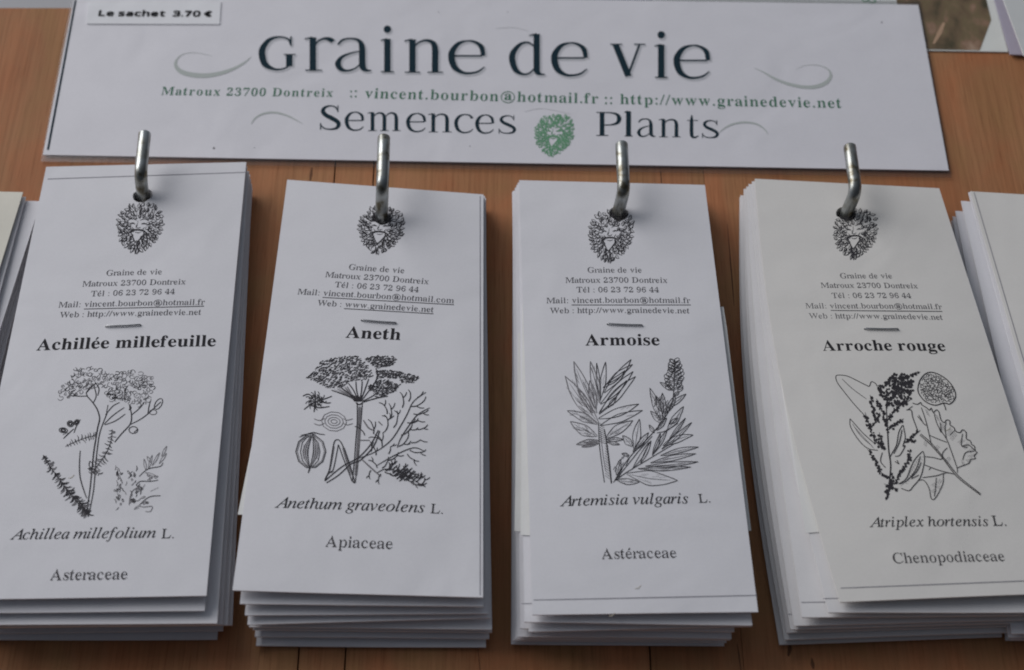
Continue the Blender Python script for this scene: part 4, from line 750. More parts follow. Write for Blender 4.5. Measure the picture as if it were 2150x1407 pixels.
text(k, 'http://www.grainedevie.net', 'semi', (1301, 218.5), (1768, 227), 1.12, 45)
for x, y in ((737, 203), (747, 203), (1272, 217), (1283, 217)):
    for dy in (0, -11): k.dot(x, y + dy, 2.1)
k.build('contact_text', INK_GREEN, sign)
k = Ink(sign_s)
k.ribbon([(159, 0), (131, 152), (100.5, 315)], 4.2)
k.build('border_line', INK_TITLE, sign)
def zz(ox, oy, s, pts): return [(ox + x / s, oy + y / s) for x, y in pts]
for pts, wd in ((zz(0, 0, 2.986, [(1330, 352), (1230, 332), (1150, 340), (1108, 375), (1103, 415), (1140, 452), (1220, 472), (1310, 473), (1400, 455), (1480, 424), (1540, 388), (1575, 355)]),
                 [.4, .8, 1.5, 4, 7, 11, 13, 12, 10, 7, 4, .6]),
                (zz(1420, 0, 2.945, [(740, 430), (800, 405), (880, 405), (938, 430), (955, 470), (925, 512), (860, 537), (780, 538), (690, 519), (610, 488), (540, 448), (480, 420)]),
                 [.4, .8, 1.4, 3, 6, 9, 10, 9, 8, 6, 3, .5]),
                (zz(0, 0, 2.986, [(1575, 778), (1600, 742), (1650, 714), (1720, 706), (1790, 722), (1850, 750), (1898, 778)]), [1, 3.5, 5, 5, 4, 2.5, .6]),
                (zz(1420, 0, 2.945, [(265, 822), (300, 792), (350, 768), (420, 757), (490, 766), (540, 795), (567, 832)]), [.8, 3, 4.5, 5, 4.5, 3, .8])):
    k = Ink(sign_s); k.ribbon(pts, wd); k.build('printed_swirl', INK_SWIRL, sign)
emblem(sign_s, 1164, 284, 80, 88, 0.03, 'emblem', INK_EMB, sign, 5, 1.25)
pl_s = Surf(at(185, 4, .0013), at(464, 4, .0013), at(461, 51, .0013), at(182, 50, .0013))
pl = slab('price_label', pl_s, 0.00022, LABELP, sign, 4, 2)
k = Ink(pl_s)
for dx, dy in ((0, -.9), (-.5, .0), (.5, .2), (0, .9)): text(k, 'Le sachet  3.70 €', 'sans', (205 + dx, 33.5 + dy), (446 + dx, 35 + dy), 0.88, 22)
k.build('price_text', mat('price_ink', (.016, .016, .018), .75, 0, .08), pl)
# specks of dirt on the lamination
k = Ink(sign_s)
for _ in range(16):
    sx, sy, sr = R.uniform(150, 1900), R.uniform(20, 325), R.uniform(.8, 1.5)
    if not (330 < sx < 1780 and 50 < sy < 300): k.dot(sx, sy, sr, 6)
k.dot(449, 311, 2.5, 6); k.dot(1851, 47, 1.8, 6)
sp = k.build('dirt_specks', INK_SOFT, sign); sp['kind'] = 'stuff'

# ------------------------------------------------------------------ brochure and paper pad at the top right
br_s = Surf(at(1345, -90, .0005), at(2062, -90, .0005), at(2117, 109, .0005), at(1400, 97, .0005))
br = slab('brochure', br_s, 0.0004, paper('brochure_paper', (0.80, 0.82, 0.775), 0.5), None, 6, 4)
tag(br, 'glossy white brochure with a brown photo, half hidden behind the sign at the upper right', 'brochure')
pm = mat('printed_photo_ink', (0.2, 0.13, 0.08), 0.75, 0, 0.08)
Lk = pm.node_tree.links.new
tc = nd(pm, 'ShaderNodeTexCoord'); n1 = nd(pm, 'ShaderNodeTexNoise'); n1.inputs['Scale'].default_value = 140; n1.inputs['Detail'].default_value = 7
mp = nd(pm, 'ShaderNodeMapping'); mp.inputs['Scale'].default_value = (1.0, 0.6, 1); mp.inputs['Rotation'].default_value = (0, 0, 0.5)
rp = nd(pm, 'ShaderNodeValToRGB'); e = rp.color_ramp.elements
e[0].position, e[0].color = .30, (.075, .070, .045, 1); e[1].position, e[1].color = .75, (.46, .33, .24, 1)
q = e.new(.47); q.color = (.19, .135, .085, 1); q = e.new(.54); q.color = (.20, .155, .09, 1); q = e.new(.62); q.color = (.29, .185, .125, 1)
Lk(tc.outputs['Object'], mp.inputs[0]); Lk(mp.outputs[0], n1.inputs['Vector']); Lk(n1.outputs['Fac'], rp.inputs[0]); Lk(rp.outputs[0], pm.node_tree.nodes['Principled BSDF'].inputs['Base Color'])
k = Ink(br_s); k.poly([(1868, -80), (2050, -80), (2071, 0), (2081, 42), (2057, 106), (1900, 103)]); k.build('printed_photo', pm, br)
k = Ink(br_s)
k.ribbon([(1808, -6), (1812, 2), (1820, 3), (1826, -3)], 3); k.ribbon([(1828, -8), (1835, -1), (1838, 4), (1830, 6), (1825, 4)], 3)
k.build('printed_lettering', INK_EMB, br)
k = Ink(br_s, 60); k.ribbon([(1960, 92), (1972, 70), (1982, 48)], [4, 9, 5]); k.build('printed_twig', mat('twig_ink', (.5, .33, .22), 0.75, 0, 0.08), br)
lv = slab('shade_tinted_sheet', Surf(at(2062, -90, .0014), at(2420, -90, .0014), at(2450, 130, .0014), at(2121, 114, .0014)), 0.0005, paper('shade_tinted_paper', (0.47, 0.44, 0.53)), None, 4, 4)  # white sheet lying in shadow; the shade is painted in as a lavender colour
tag(lv, 'narrow strip of a white sheet, tinted lavender as shade, showing between the brochure and the corner leaflet', 'paper sheet')
pd_s = Surf(at(2074, -90, .010), at(2420, -90, .003), at(2460, 128, .003), at(2150, 116, .010))
pad = slab('curled_leaflet', pd_s, 0.0006, paper('pad_paper', (0.79, 0.80, 0.78)), None, 4, 4)
tag(pad, 'off-white leaflet with a lifted edge in the upper right corner, overlapping the brochure', 'leaflet')

# ------------------------------------------------------------------ hooks
zinc = mat('zinc_plated_steel', (0.50, 0.51, 0.50), 0.33, 1.0)
Lk = zinc.node_tree.links.new
tc = nd(zinc, 'ShaderNodeTexCoord'); n1 = nd(zinc, 'ShaderNodeTexNoise'); n1.inputs['Scale'].default_value = 260; n1.inputs['Detail'].default_value = 4
rp = nd(zinc, 'ShaderNodeValToRGB'); e = rp.color_ramp.elements
e[0].position, e[0].color = .33, (.15, .13, .09, 1); e[1].position, e[1].color = .60, (.42, .44, .435, 1); q = e.new(.43); q.color = (.32, .32, .29, 1)
Lk(tc.outputs['Object'], n1.inputs['Vector']); Lk(n1.outputs['Fac'], rp.inputs[0]); Lk(rp.outputs[0], zinc.node_tree.nodes['Principled BSDF'].inputs['Base Color'])
mr = nd(zinc, 'ShaderNodeMapRange'); mr.inputs['To Min'].default_value = .42; mr.inputs['To Max'].default_value = .24
Lk(n1.outputs['Fac'], mr.inputs['Value']); Lk(mr.outputs[0], zinc.node_tree.nodes['Principled BSDF'].inputs['Roughness'])

HOOKS = {}
def hook(key, hole, zh, bend, zb, end, ze, label):
    a, b, c = at(*hole, zh), at(*bend, zb), at(*end, ze)
    dn = (a - b).normalized()
    foot = a + dn * ((a.z + 0.004) / -dn.z)
    pts = [foot, foot.lerp(a, .5), a]
    rb = min(0.0034, (b - a).length * .5)
    s = b + (a - b).normalized() * rb; e = b + (c - b).normalized() * rb
    for i in range(9):
        t = i / 8
        pts.append(s * (1 - t) ** 2 + b * 2 * t * (1 - t) + e * t * t)
    pts += [e.lerp(c, .5), c - (c - e).normalized() * .0003, c]
    n = len(pts)
    rr = [0.00200] * n; rr[-1] = 0.00185
    o = tube('hook', pts, rr, zinc, None, 20)
    tag(o, label, 'hook', 'hooks screwed into the wooden board')
    HOOKS[key] = (foot, a)
ZT = 0.0105
hook('yarrow', (300, 409), ZT, (295, 368), .0188, (304, 280), .0198, 'bent metal hook with bronze stain, holding the yarrow packets at the left')
hook('dill', (801, 456), ZT, (803, 392), .0225, (806, 288), .0235, 'bent metal hook holding the dill packets, below the word Semences')
hook('mugwort', (1298, 447), ZT, (1310, 399), .0198, (1305, 302), .0208, 'bent metal hook holding the mugwort packets, below the word Plants')
hook('orache', (1777, 448), ZT, (1797, 402), .0195, (1784, 307), .0205, 'bright bent metal hook holding the beige orache packets at the right')
hook('left edge', (-150, 450), ZT, (-152, 400), .0210, (-148, 320), .0220, 'metal hook beyond the left edge holding the cream packets')
hook('right edge', (2270, 480), ZT, (2285, 425), .0215, (2280, 340), .0225, 'metal hook beyond the right edge holding the packets there')

# ------------------------------------------------------------------ seed packets, pile by pile
N = 8
ORD = ['top', 'second', 'third', 'fourth', 'fifth', 'sixth', 'seventh', 'lowest']
staple_m = mat('staple_wire', (0.40, 0.40, 0.41), 0.35, 0.8)
PACK = {}
def pile(key, where, keys, mats, top_label, seed, flaps=(), bows={}):
    r = random.Random(seed)
    ks = sorted(keys)
    foot, axis = HOOKS[key]
    for i in range(N):
        if i in keys: q, j = keys[i], 0
        else:
            a = max(k for k in ks if k < i); b = min(k for k in ks if k > i)
            t = (i - a) / (b - a)
            q = [(p[0] + (s[0] - p[0]) * t, p[1] + (s[1] - p[1]) * t) for p, s in zip(keys[a], keys[b])]
            dx, dy, ro = r.uniform(-5, 5), r.uniform(-7, 7), r.uniform(-4, 4)
            q = [(p[0] + dx + (ro if n > 1 else -ro * .3), p[1] + dy) for n, p in enumerate(q)]
        zt, zb = (N - i) * 0.00125 + 0.0002, (N - i) * 0.00230 + 0.0002
        wv = (r.uniform(.00008, .0002) if i else .00016, r.uniform(0, 6), r.uniform(0, 6), r.uniform(0, 6), r.uniform(0, .0007) if i else .0002)
        s = Surf(at(*q[0], zt), at(*q[1], zt), at(*q[2], zb), at(*q[3], zb), 0.0007, bows.get(i, 0), wv)
        t = (s.S(.5, .1).z - foot.z) / (axis.z - foot.z)
        h = foot.lerp(axis, t)
        o = slab('seed_packet', s, 0.00042, mats[0] if i == 0 else mats[1], None, 10, 16, (h.x, h.y - 0.0007), 0.0031, belly=0.0009)
        if i == 0: lab = top_label
        elif i == N - 1: lab = 'white seed packet at the very bottom of the %s' % where
        else: lab = 'white seed packet, %s from the top in the %s' % (ORD[i], where)
        tag(o, lab, 'seed packet', 'seed packets hanging in piles on the hooks')
        PACK[key, i] = (o, s)
    for i, pts, m in flaps:
        o, s = PACK[key, i]
        zz_ = [s.px(*p) for p in pts]
        V = [Vector((p.x, p.y, p.z + .00022)) for p in zz_] + [Vector((p.x, p.y, p.z + .00006)) for p in zz_]
        if i == 0: V = [Vector((p.x, p.y, p.z - .0003)) for p in V]
        n = len(pts)
        F = [tuple(range(n)), tuple(range(n, 2 * n))[::-1]] + [(a, (a + 1) % n, n + (a + 1) % n, n + a) for a in range(n)]
        f = obj('back_flap', V, F, m, o)
        bm = bmesh.new(); bm.from_mesh(f.data); bmesh.ops.recalc_face_normals(bm, faces=bm.faces); bm.to_mesh(f.data); bm.free()

pile('yarrow', 'yarrow pile at the left', {
    0: [(97, 350), (517, 340), (433, 1250), (-92, 1258)], 1: [(101, 360), (519, 350), (429, 1281), (-102, 1286)], 2: [(108, 368), (523, 360), (456, 1309), (-80, 1312)],
    3: [(110, 374), (525, 366), (466, 1309), (-72, 1314)], 4: [(112, 380), (527, 376), (478, 1311), (-60, 1316)], 5: [(114, 386), (529, 386), (487, 1311), (-55, 1318)], 6: [(114, 392), (530, 395), (468, 1324), (-62, 1329)], 7: [(114, 398), (529, 402), (455, 1340), (-72, 1341)]},
    (PAPER, PAPER), 'white seed packet headed Achillée millefeuille with a yarrow drawing, on top of its pile', 11)
pile('dill', 'dill pile left of the middle', {
    0: [(603, 377), (1015, 408), (1014, 1254), (488, 1239)], 1: [(604, 382), (1018, 412), (1015, 1272), (503, 1266)], 3: [(607, 388), (1019, 418), (1030, 1297), (519, 1311)],
    4: [(609, 391), (1019, 424), (1033, 1320), (522, 1314)], 7: [(612, 402), (1018, 434), (1020, 1357), (537, 1354)]},
    (PAPER, PAPER), 'white seed packet headed Aneth with a dill umbel drawing, on top of its pile', 12,
    ((0, [(556, 800), (590, 800), (570, 1082), (499, 1080)], PAPER_FLAP),))
pile('mugwort', 'mugwort pile right of the middle', {
    0: [(1090, 378), (1480, 388), (1592, 1284), (1118, 1291)], 1: [(1087, 384), (1478, 394), (1580, 1312), (1101, 1306)], 2: [(1084, 389), (1476, 399), (1579, 1314), (1110, 1326)],
    3: [(1081, 394), (1472, 403), (1542, 1326), (1092, 1318)], 5: [(1078, 400), (1470, 408), (1533, 1343), (1082, 1340)], 7: [(1077, 404), (1468, 412), (1521, 1354), (1073, 1350)]},
    (PAPER, PAPER), 'white seed packet headed Armoise with a mugwort drawing, on top of its pile', 13,
    ((1, [(1490, 645), (1519, 645), (1526, 690), (1577, 1115), (1530, 1115)], PAPER_FLAP), (1, [(1097, 640), (1125, 640), (1130, 1126), (1093, 1124)], PAPER_FLAP),
     (3, [(1088, 700), (1110, 700), (1112, 1118), (1080, 1116)], PAPER_FLAP)))
pile('orache', 'orache pile at the right', {
    0: [(1585, 375), (1972, 395), (2245, 1244), (1764, 1264)], 1: [(1579, 380), (1966, 400), (2215, 1284), (1740, 1286)], 2: [(1572, 386), (1960, 408), (2190, 1292), (1684, 1296)], 3: [(1567, 392), (1955, 412), (2160, 1300), (1668, 1312)],
    4: [(1563, 396), (1950, 415), (2139, 1308), (1660, 1322)], 7: [(1553, 414), (1940, 434), (2104, 1336), (1637, 1352)]},
    (PAPER_WARM, paper('off_white_paper', (0.79, 0.775, 0.775))), 'beige-grey seed packet headed Arroche rouge with an orache drawing, on top of its pile', 14,
    ((1, [(1603, 540), (1640, 540), (1700, 760), (1762, 1112), (1735, 1117), (1692, 1120), (1640, 800)], PAPER_FLAP),), {0: .0042, 1: .0034, 2: .001, 3: .0022, 4: .003, 5: .0034, 6: .0038, 7: .0038})
pile('left edge', 'cream-topped pile cut by the left edge', {
    0: [(-350, 395), (48, 403), (-215, 1255), (-700, 1255)], 1: [(-345, 405), (54, 413), (-180, 1275), (-660, 1275)], 2: [(-330, 412), (86, 423), (-195, 1300), (-650, 1300)],
    7: [(-310, 440), (82, 450), (-115, 1335), (-560, 1335)]},
    (PAPER_CREAM, PAPER), 'yellowish cream seed packet topmost of the pile at the left edge', 15)
pile('right edge', 'pile cut by the right edge', {
    0: [(2037, 402), (2430, 425), (2790, 1240), (2290, 1260)], 1: [(2033, 404), (2426, 428), (2760, 1255), (2270, 1270)], 2: [(2018, 422), (2410, 445), (2680, 1290), (2215, 1300)],
    4: [(2000, 455), (2392, 478), (2570, 1320), (2125, 1330)], 7: [(1998, 468), (2388, 490), (2530, 1340), (2113, 1342)]},
    (PAPER_WARM, PAPER), 'blank beige-grey seed packet with a thin side line, topmost at the right edge', 16)

def staple(key, p0, p1):
    o, s = PACK[key, 0]
    a, b = s.px(*p0), s.px(*p1)
    r = .00026
    pts = [a - Vector((0, 0, .0002)), a + Vector((0, 0, .0003))] + [a.lerp(b, t) + Vector((0, -.00012 * math.sin(t * 3.14), .00042)) for t in (.04, .3, .5, .7, .96)] + [b + Vector((0, 0, .0003)), b - Vector((0, 0, .0002))]
    tube('staple', pts, r, staple_m, o, 8)

def lines(key, rows, head, latin, family, up=None):
    o, s = PACK[key, 0]
    k = Ink(s)
    for body, p0, p1, ul in rows:
        text(k, body, 'reg', p0, p1, 1.0, 0, up)
        if ul: k.ribbon([ul[0], ul[1]], 1.7)
    k.build('address_text', INK_GREY, o)
    k = Ink(s); text(k, head[0], 'bold', head[1], head[2], 1.0, 12, up); k.build('name_text', INK, o)
    k = Ink(s); text(k, latin[0], 'ital', latin[1], latin[2], 1.0, 8, up); text(k, 'L.', 'reg', latin[3], latin[4], 1.0, 0, up); k.build('latin_name_text', INK, o)
    k = Ink(s); text(k, family[0], 'reg', family[1], family[2], 1.0, 0, up); k.build('family_text', INK_DARK, o)

lines('yarrow', [('Graine de vie', (222, 579), (340, 576), None), ('Matroux 23700 Dontreix', (172, 602), (390, 597), None), ('Tél : 06 23 72 96 44', (190, 622.5), (367, 617.5), None),
                 ('Mail: vincent.bourbon@hotmail.fr', (122, 646), (429, 640), ((176, 649), (428, 643))), ('Web : http://www.grainedevie.net', (124, 667), (422, 661), None)],
      ('Achillée millefeuille', (75, 736), (453, 727)), ('Achillea millefolium', (23, 1133), (325, 1129), (338, 1130.5), (367, 1130)), ('Asteraceae', (103, 1218.5), (268, 1216)))
lines('dill', [('Graine de vie', (731, 566), (849, 574), None), ('Matroux 23700 Dontreix', (682, 582), (900, 597), None), ('Tél : 06 23 72 96 44', (702, 603), (879, 614), None),
               ('Mail: vincent.bourbon@hotmail.com', (624, 618), (953, 637), ((677, 624.5), (953, 640))), ('Web : www.grainedevie.net', (665, 641.5), (910, 656), ((722, 648), (910, 659)))],
      ('Aneth', (724, 709), (841, 714)), ('Anethum graveolens', (579, 1066), (891, 1076.5), (903, 1077.5), (932, 1079)), ('Apiaceae', (681, 1148), (825, 1153)))
lines('mugwort', [('Graine de vie', (1233, 572.5), (1348, 572.5), None), ('Matroux 23700 Dontreix', (1187, 594), (1402, 594), None), ('Tél : 06 23 72 96 44', (1210, 614), (1384, 614), None),
                  ('Mail: vincent.bourbon@hotmail.fr', (1147, 637), (1449, 636.5), ((1200, 640.5), (1450, 640.5))), ('Web : http://www.grainedevie.net', (1154, 658), (1448, 658), None)],
      ('Armoise', (1228, 725.5), (1386, 725)), ('Artemisia vulgaris', (1178, 1063), (1446, 1057), (1467, 1056), (1494, 1055)), ('Astéraceae', (1262, 1174), (1422, 1171)))
o, s = PACK['orache', 0]
upv = (Vector(s.px(1850, 500)[:2]) - Vector(s.px(1945, 900)[:2])).normalized()
lines('orache', [('Graine de vie', (1764, 584.5), (1874, 584.5), None), ('Matroux 23700 Dontreix', (1724, 604.5), (1928, 605.5), None), ('Tél : 06 23 72 96 44', (1747, 626), (1914, 626), None),
                 ('Mail: vincent.bourbon@hotmail.fr', (1692, 648), (1978, 649.5), ((1744, 652), (1978, 654))), ('Web : http://www.grainedevie.net', (1699, 669), (1980, 671.5), None)],
      ('Arroche rouge', (1727, 737), (1987, 737)), ('Atriplex hortensis', (1828, 1107), (2077, 1104.5), (2085, 1104), (2116, 1104)), ('Chenopodiaceae', (1875, 1183), (2112, 1178)), upv)
staple('yarrow', (222, 686), (295, 683)); staple('dill', (759, 673), (831, 679)); staple('mugwort', (1275, 681), (1348, 684)); staple('orache', (1815, 691), (1885, 692))
for key, cx, cy, wp, hp, ro, sd in (('yarrow', 293, 480, 95, 106, 0.03, 21), ('dill', 800, 484, 95, 100, 0.05, 22), ('mugwort', 1283, 496, 93, 110, -0.02, 23), ('orache', 1796, 492, 90, 106, -0.06, 24)):
    emblem(PACK[key, 0][1], cx, cy, wp, hp, ro, 'emblem', INK_DRAW, PACK[key, 0][0], sd, 0.84)
for key, i, pts in (('yarrow', 0, [(100, 376), (515, 362)]), ('mugwort', 0, [(1120, 1260), (1589, 1250)]), ('orache', 0, [(1765, 1235), (2242, 1216)]), ('dill', 0, [(1008, 412), (1008, 1250)]),
                    ('right edge', 0, [(2045, 404), (2296, 1255)]), ('mugwort', 1, [(1095, 1268), (1125, 1267)]), ('orache', 1, [(1728, 1257), (1770, 1256)]), ('orache', 2, [(1682, 1265), (1740, 1264)]), ('orache', 4, [(1655, 1290), (1690, 1290)])):
    o, s = PACK[key, i]
    k = Ink(s); k.ribbon(pts, 1.6, smooth=False); k.build('cut_line', INK_LINE, o)
# ------------------------------------------------------------------ plant drawings (pen strokes traced in the photograph, lying on the paper)
class Pen:
    fine = 0.74
    def __init__(s, key, ox, oy, sc_, seed):
        s.o, s.s = PACK[key, 0]
        s.k, s.g = Ink(s.s), Ink(s.s)
        s.ox, s.oy, s.q = ox, oy, sc_
        s.r = random.Random(seed)
    def T(s, p): return (s.ox + p[0] / s.q, s.oy + p[1] / s.q)
    def st(s, pts, w=8, taper=0.5, soft=False, smooth=True):
        pts = [s.T(p) for p in pts]
        w = [x * s.fine / s.q for x in w] if isinstance(w, list) else w * s.fine / s.q
        (s.g if soft else s.k).ribbon(pts, w, smooth, taper)
    def blob(s, x, y, r, soft=False):
        p = s.T((x, y)); (s.g if soft else s.k).dot(p[0], p[1], r / s.q, 8, 0.35)
    def oval(s, x, y, rx, ry, w=6, rot=0.0, arc=(0, 1), soft=False):
        p = s.T((x, y)); (s.g if soft else s.k).ring(p[0], p[1], rx / s.q, ry / s.q, w * s.fine / s.q, rot, 10, arc)
    def leaf(s, b, t, wd, w=6, bend=0.0, rib=True, hatch=0, soft=False):
        dx, dy = t[0] - b[0], t[1] - b[1]
        l = math.hypot(dx, dy); nx, ny = -dy / l, dx / l
        def P(u, v): return (b[0] + dx * u + nx * (v * wd + bend * wd * math.sin(math.pi * u)), b[1] + dy * u + ny * (v * wd + bend * wd * math.sin(math.pi * u)))
        j = lambda: s.r.uniform(-.05, .05)
        for sg in (1, -1):
            s.st([P(0, .03 * sg), P(.2, sg * (.28 + j())), P(.45, sg * (.5 + j())), P(.72, sg * (.36 + j())), P(.9, sg * .14), P(1, 0)], [w * .7, w, w * (1.25 if sg > 0 else .8), w, w * 1.2, w * .8], 0, soft)
        if rib: s.st([P(.05, 0), P(.45, .03), P(.86, 0)], w * .7, .7, soft)
        for _ in range(hatch):
            u = s.r.uniform(.1, .75); sg = s.r.choice((1, -1)); v0 = s.r.uniform(.02, .3) * sg
            s.st([P(u, v0), P(u + .14, v0 + .12 * sg)], w * .8, .6, True)
    def fern(s, spine, n, ln, w=7, angle=0.9, soft=False, both=True, grow=True):
        pts, _ = spline(spine, [1] * len(spine), 8)
        m = len(pts)
        s.st(spine, w, .3, soft)
        for i in range(n):
            f = (i + .5) / n
            k = min(int(f * (m - 1)), m - 2)
            x, y = pts[k]; a = math.atan2(pts[k + 1][1] - y, pts[k + 1][0] - x)
            L = ln * (0.45 + .75 * math.sin(math.pi * min(1, f * .8 + .15))) if grow else ln
            for sg in ((1, -1) if both else (1,)):
                b = a + math.pi + sg * (angle + s.r.uniform(-.4, .4))
                q = L * s.r.uniform(.5, 1.15)
                s.st([(x, y), (x + q * .5 * math.cos(b), y + q * .5 * math.sin(b)), (x + q * math.cos(b + .35 * sg), y + q * math.sin(b + .35 * sg))], [w * .7, w * s.r.uniform(1.0, 1.9), w * .6], 0, soft or s.r.random() < .38)
    def inside(s, x, y, poly):
        c = False
        for i in range(len(poly)):
            (x0, y0), (x1, y1) = poly[i], poly[i - 1]
            if (y0 > y) != (y1 > y) and x < (x1 - x0) * (y - y0) / (y1 - y0) + x0: c = not c
        return c
    def scatter(s, poly, n, gap=0):
        xs = [p[0] for p in poly]; ys = [p[1] for p in poly]
        out, tries = [], 0
        while len(out) < n and tries < n * 60:
            tries += 1
            x, y = s.r.uniform(min(xs), max(xs)), s.r.uniform(min(ys), max(ys))
            if s.inside(x, y, poly) and all((x - a) ** 2 + (y - b) ** 2 > gap * gap for a, b in out): out.append((x, y))
        return out
    def berries(s, spine, rad, step=14, r0=9):
        pts, _ = spline(spine, [1] * len(spine), 6)
        s.st(spine, 7, .3)
        acc = 0
        for i in range(1, len(pts)):
            d = math.hypot(pts[i][0] - pts[i - 1][0], pts[i][1] - pts[i - 1][1]); acc += d
            while acc > step:
                acc -= step
                for _ in range(2):
                    a = s.r.uniform(0, 6.28); q = s.r.uniform(.2, 1) * rad
                    s.blob(pts[i][0] + q * math.cos(a), pts[i][1] + q * math.sin(a), r0 * s.r.uniform(.7, 1.3))
    def twig(s, p, a, ln, dep, w):
        """forking thread-like dill leaf"""
        e = (p[0] + ln * math.cos(a), p[1] + ln * math.sin(a))
        m = (p[0] + ln * .5 * math.cos(a + .22), p[1] + ln * .5 * math.sin(a + .22))
        s.st([p, m, e], [w, w * .95, w * .75], 0)
        if dep:
            for da in (s.r.uniform(-.75, -.4), s.r.uniform(.3, .65)):
                if s.r.random() < .88: s.twig(m if s.r.random() < .35 else e, a + da, ln * s.r.uniform(.6, .85), dep - 1, w * .88)
    def done(s):
        if s.k.v: s.k.build('plant_drawing', INK_DRAW, s.o)
        if s.g.v: s.g.build('drawing_shading', INK_SOFT, s.o)

# yarrow
p = Pen('yarrow', 0, 740, 3.8036, 31); p.fine = 0.86
p.st([(690, 345), (740, 400), (778, 460), (795, 530), (780, 600), (765, 690), (748, 800), (738, 900), (728, 1000), (715, 1120), (690, 1282)], 12, .2)
p.st([(858, 478), (825, 560), (795, 650), (778, 760), (765, 880), (756, 1000), (744, 1120), (712, 1285)], 10, .2)
for q in ([(745, 402), (768, 345), (748, 265), (735, 250)], [(700, 350), (690, 320), (735, 265)], [(555, 345), (640, 350), (700, 348)], [(850, 482), (862, 420)], [(842, 500), (900, 430), (955, 400)],
          [(830, 575), (900, 505), (992, 440)], [(836, 580), (925, 545), (1000, 492)], [(780, 345), (790, 290), (760, 240)], [(995, 380), (1000, 300), (1020, 270)],
          [(1050, 500), (1110, 450), (1150, 402)], [(1042, 575), (1112, 540), (1172, 498), (1235, 440), (1285, 395)], [(1180, 490), (1190, 430), (1200, 390)]):
    p.st(q, 9, .3)
p.st([(915, 718), (970, 650), (1040, 572), (1050, 500), (1035, 435)], 11, .2)
p.oval(1265, 412, 26, 50, 8, .55); p.st([(1250, 430), (1275, 400)], 8); p.oval(1065, 620, 36, 28, 8); p.st([(1070, 640), (1095, 615)], 14); p.oval(1222, 478, 30, 20, 6)
p.st([(1035, 420), (1042, 445), (1030, 460)], 18); p.st([(690, 320), (745, 262)], 20)
head = [(465, 350), (480, 280), (560, 210), (590, 130), (680, 122), (800, 120), (835, 165), (900, 170), (970, 148), (1050, 148), (1150, 175), (1232, 195), (1232, 280), (1195, 340), (1195, 420), (1060, 425), (1000, 385),
        (900, 395), (840, 330), (780, 260), (690, 310), (560, 350), (490, 385)]
for x, y in p.scatter(head, 150, 19):
    a = p.r.uniform(0, 1); sz = p.r.uniform(12, 22)
    p.oval(x, y, sz, sz * p.r.uniform(.6, .9), p.r.uniform(3.5, 6.5), p.r.uniform(-.9, .2), (a, a + p.r.uniform(.5, .95)), soft=p.r.random() < .45)
    if p.r.random() < .4: p.st([(x - 8, y + 8), (x + 6, y - 8)], p.r.uniform(5, 10))
for x, y in p.scatter([(480, 330), (560, 250), (680, 250), (740, 250), (690, 300), (560, 345)], 16, 12): p.st([(x - 9, y + 8), (x + 10, y - 9)], 10)
for x, y in p.scatter([(840, 320), (900, 330), (960, 350), (900, 380)], 7, 12): p.blob(x, y, 9)
for x, y, rx, ry, ro in ((505, 622, 34, 20, .1), (562, 570, 26, 24, .5), (612, 558, 18, 24, .7)):
    p.oval(x, y, rx, ry, 8, ro); p.oval(x, y, rx * .5, ry * .5, 14, ro)
p.st([(590, 645), (610, 590), (642, 535)], 9); p.st([(505, 690), (545, 650), (590, 610)], 10); p.st([(500, 660), (540, 640)], 9)
p.fern([(755, 668), (690, 680), (600, 715), (520, 752)], 11, 36, 6)
p.fern([(690, 1285), (640, 1225), (560, 1130), (480, 1020), (400, 910), (345, 820)], 38, 52, 8.5, .8)
p.fern([(700, 1280), (650, 1210), (600, 1140)], 9, 60, 8, .6)
p.fern([(742, 960), (790, 890), (850, 800), (888, 700), (895, 615)], 17, 42, 6.5)
p.fern([(790, 970), (740, 930), (700, 930)], 5, 40, 7)
p.st([(640, 785), (634, 900), (640, 1000), (665, 1090), (692, 1165)], 10, .3)
p.st([(735, 885), (718, 870), (712, 905), (740, 930)], 8)
for q in ([(1110, 992), (1160, 945), (1200, 925), (1280, 910), (1302, 880)], [(1085, 1060), (1120, 1030), (1200, 1030), (1262, 1020)], [(1085, 1062), (1130, 1078), (1125, 1110)], [(1110, 1222), (1190, 1155), (1282, 1145)]): p.st(q, 8, .3)
for b, t in (((1165, 940), (1150, 850)), ((1185, 930), (1215, 820)), ((1215, 905), (1275, 800)), ((1270, 890), (1330, 805)), ((1290, 830), (1332, 748)), ((1160, 960), (1250, 990)), ((1200, 880), (1175, 830)), ((1230, 1000), (1262, 990))):
    p.leaf(b, t, 18, 5, rib=False, soft=True)
for x, y in p.scatter([(890, 930), (990, 960), (1090, 940), (1090, 1040), (1130, 1090), (1110, 1190), (1040, 1220), (980, 1130), (930, 1270), (900, 1240), (930, 1060)], 34, 22):
    a = p.r.uniform(-2.2, -.5); l = p.r.uniform(22, 50); p.st([(x, y), (x + l * .5 * math.cos(a + .3), y + l * .5 * math.sin(a + .3)), (x + l * math.cos(a), y + l * math.sin(a))], p.r.uniform(5, 8), .5, p.r.random() < .55)
p.st([(1070, 1255), (1100, 1228), (1150, 1235), (1215, 1230), (1200, 1270), (1160, 1270)], 7, .3, True); p.st([(1075, 1252), (1110, 1240)], 9); p.st([(1200, 1110), (1265, 1080)], 7, .5, True)
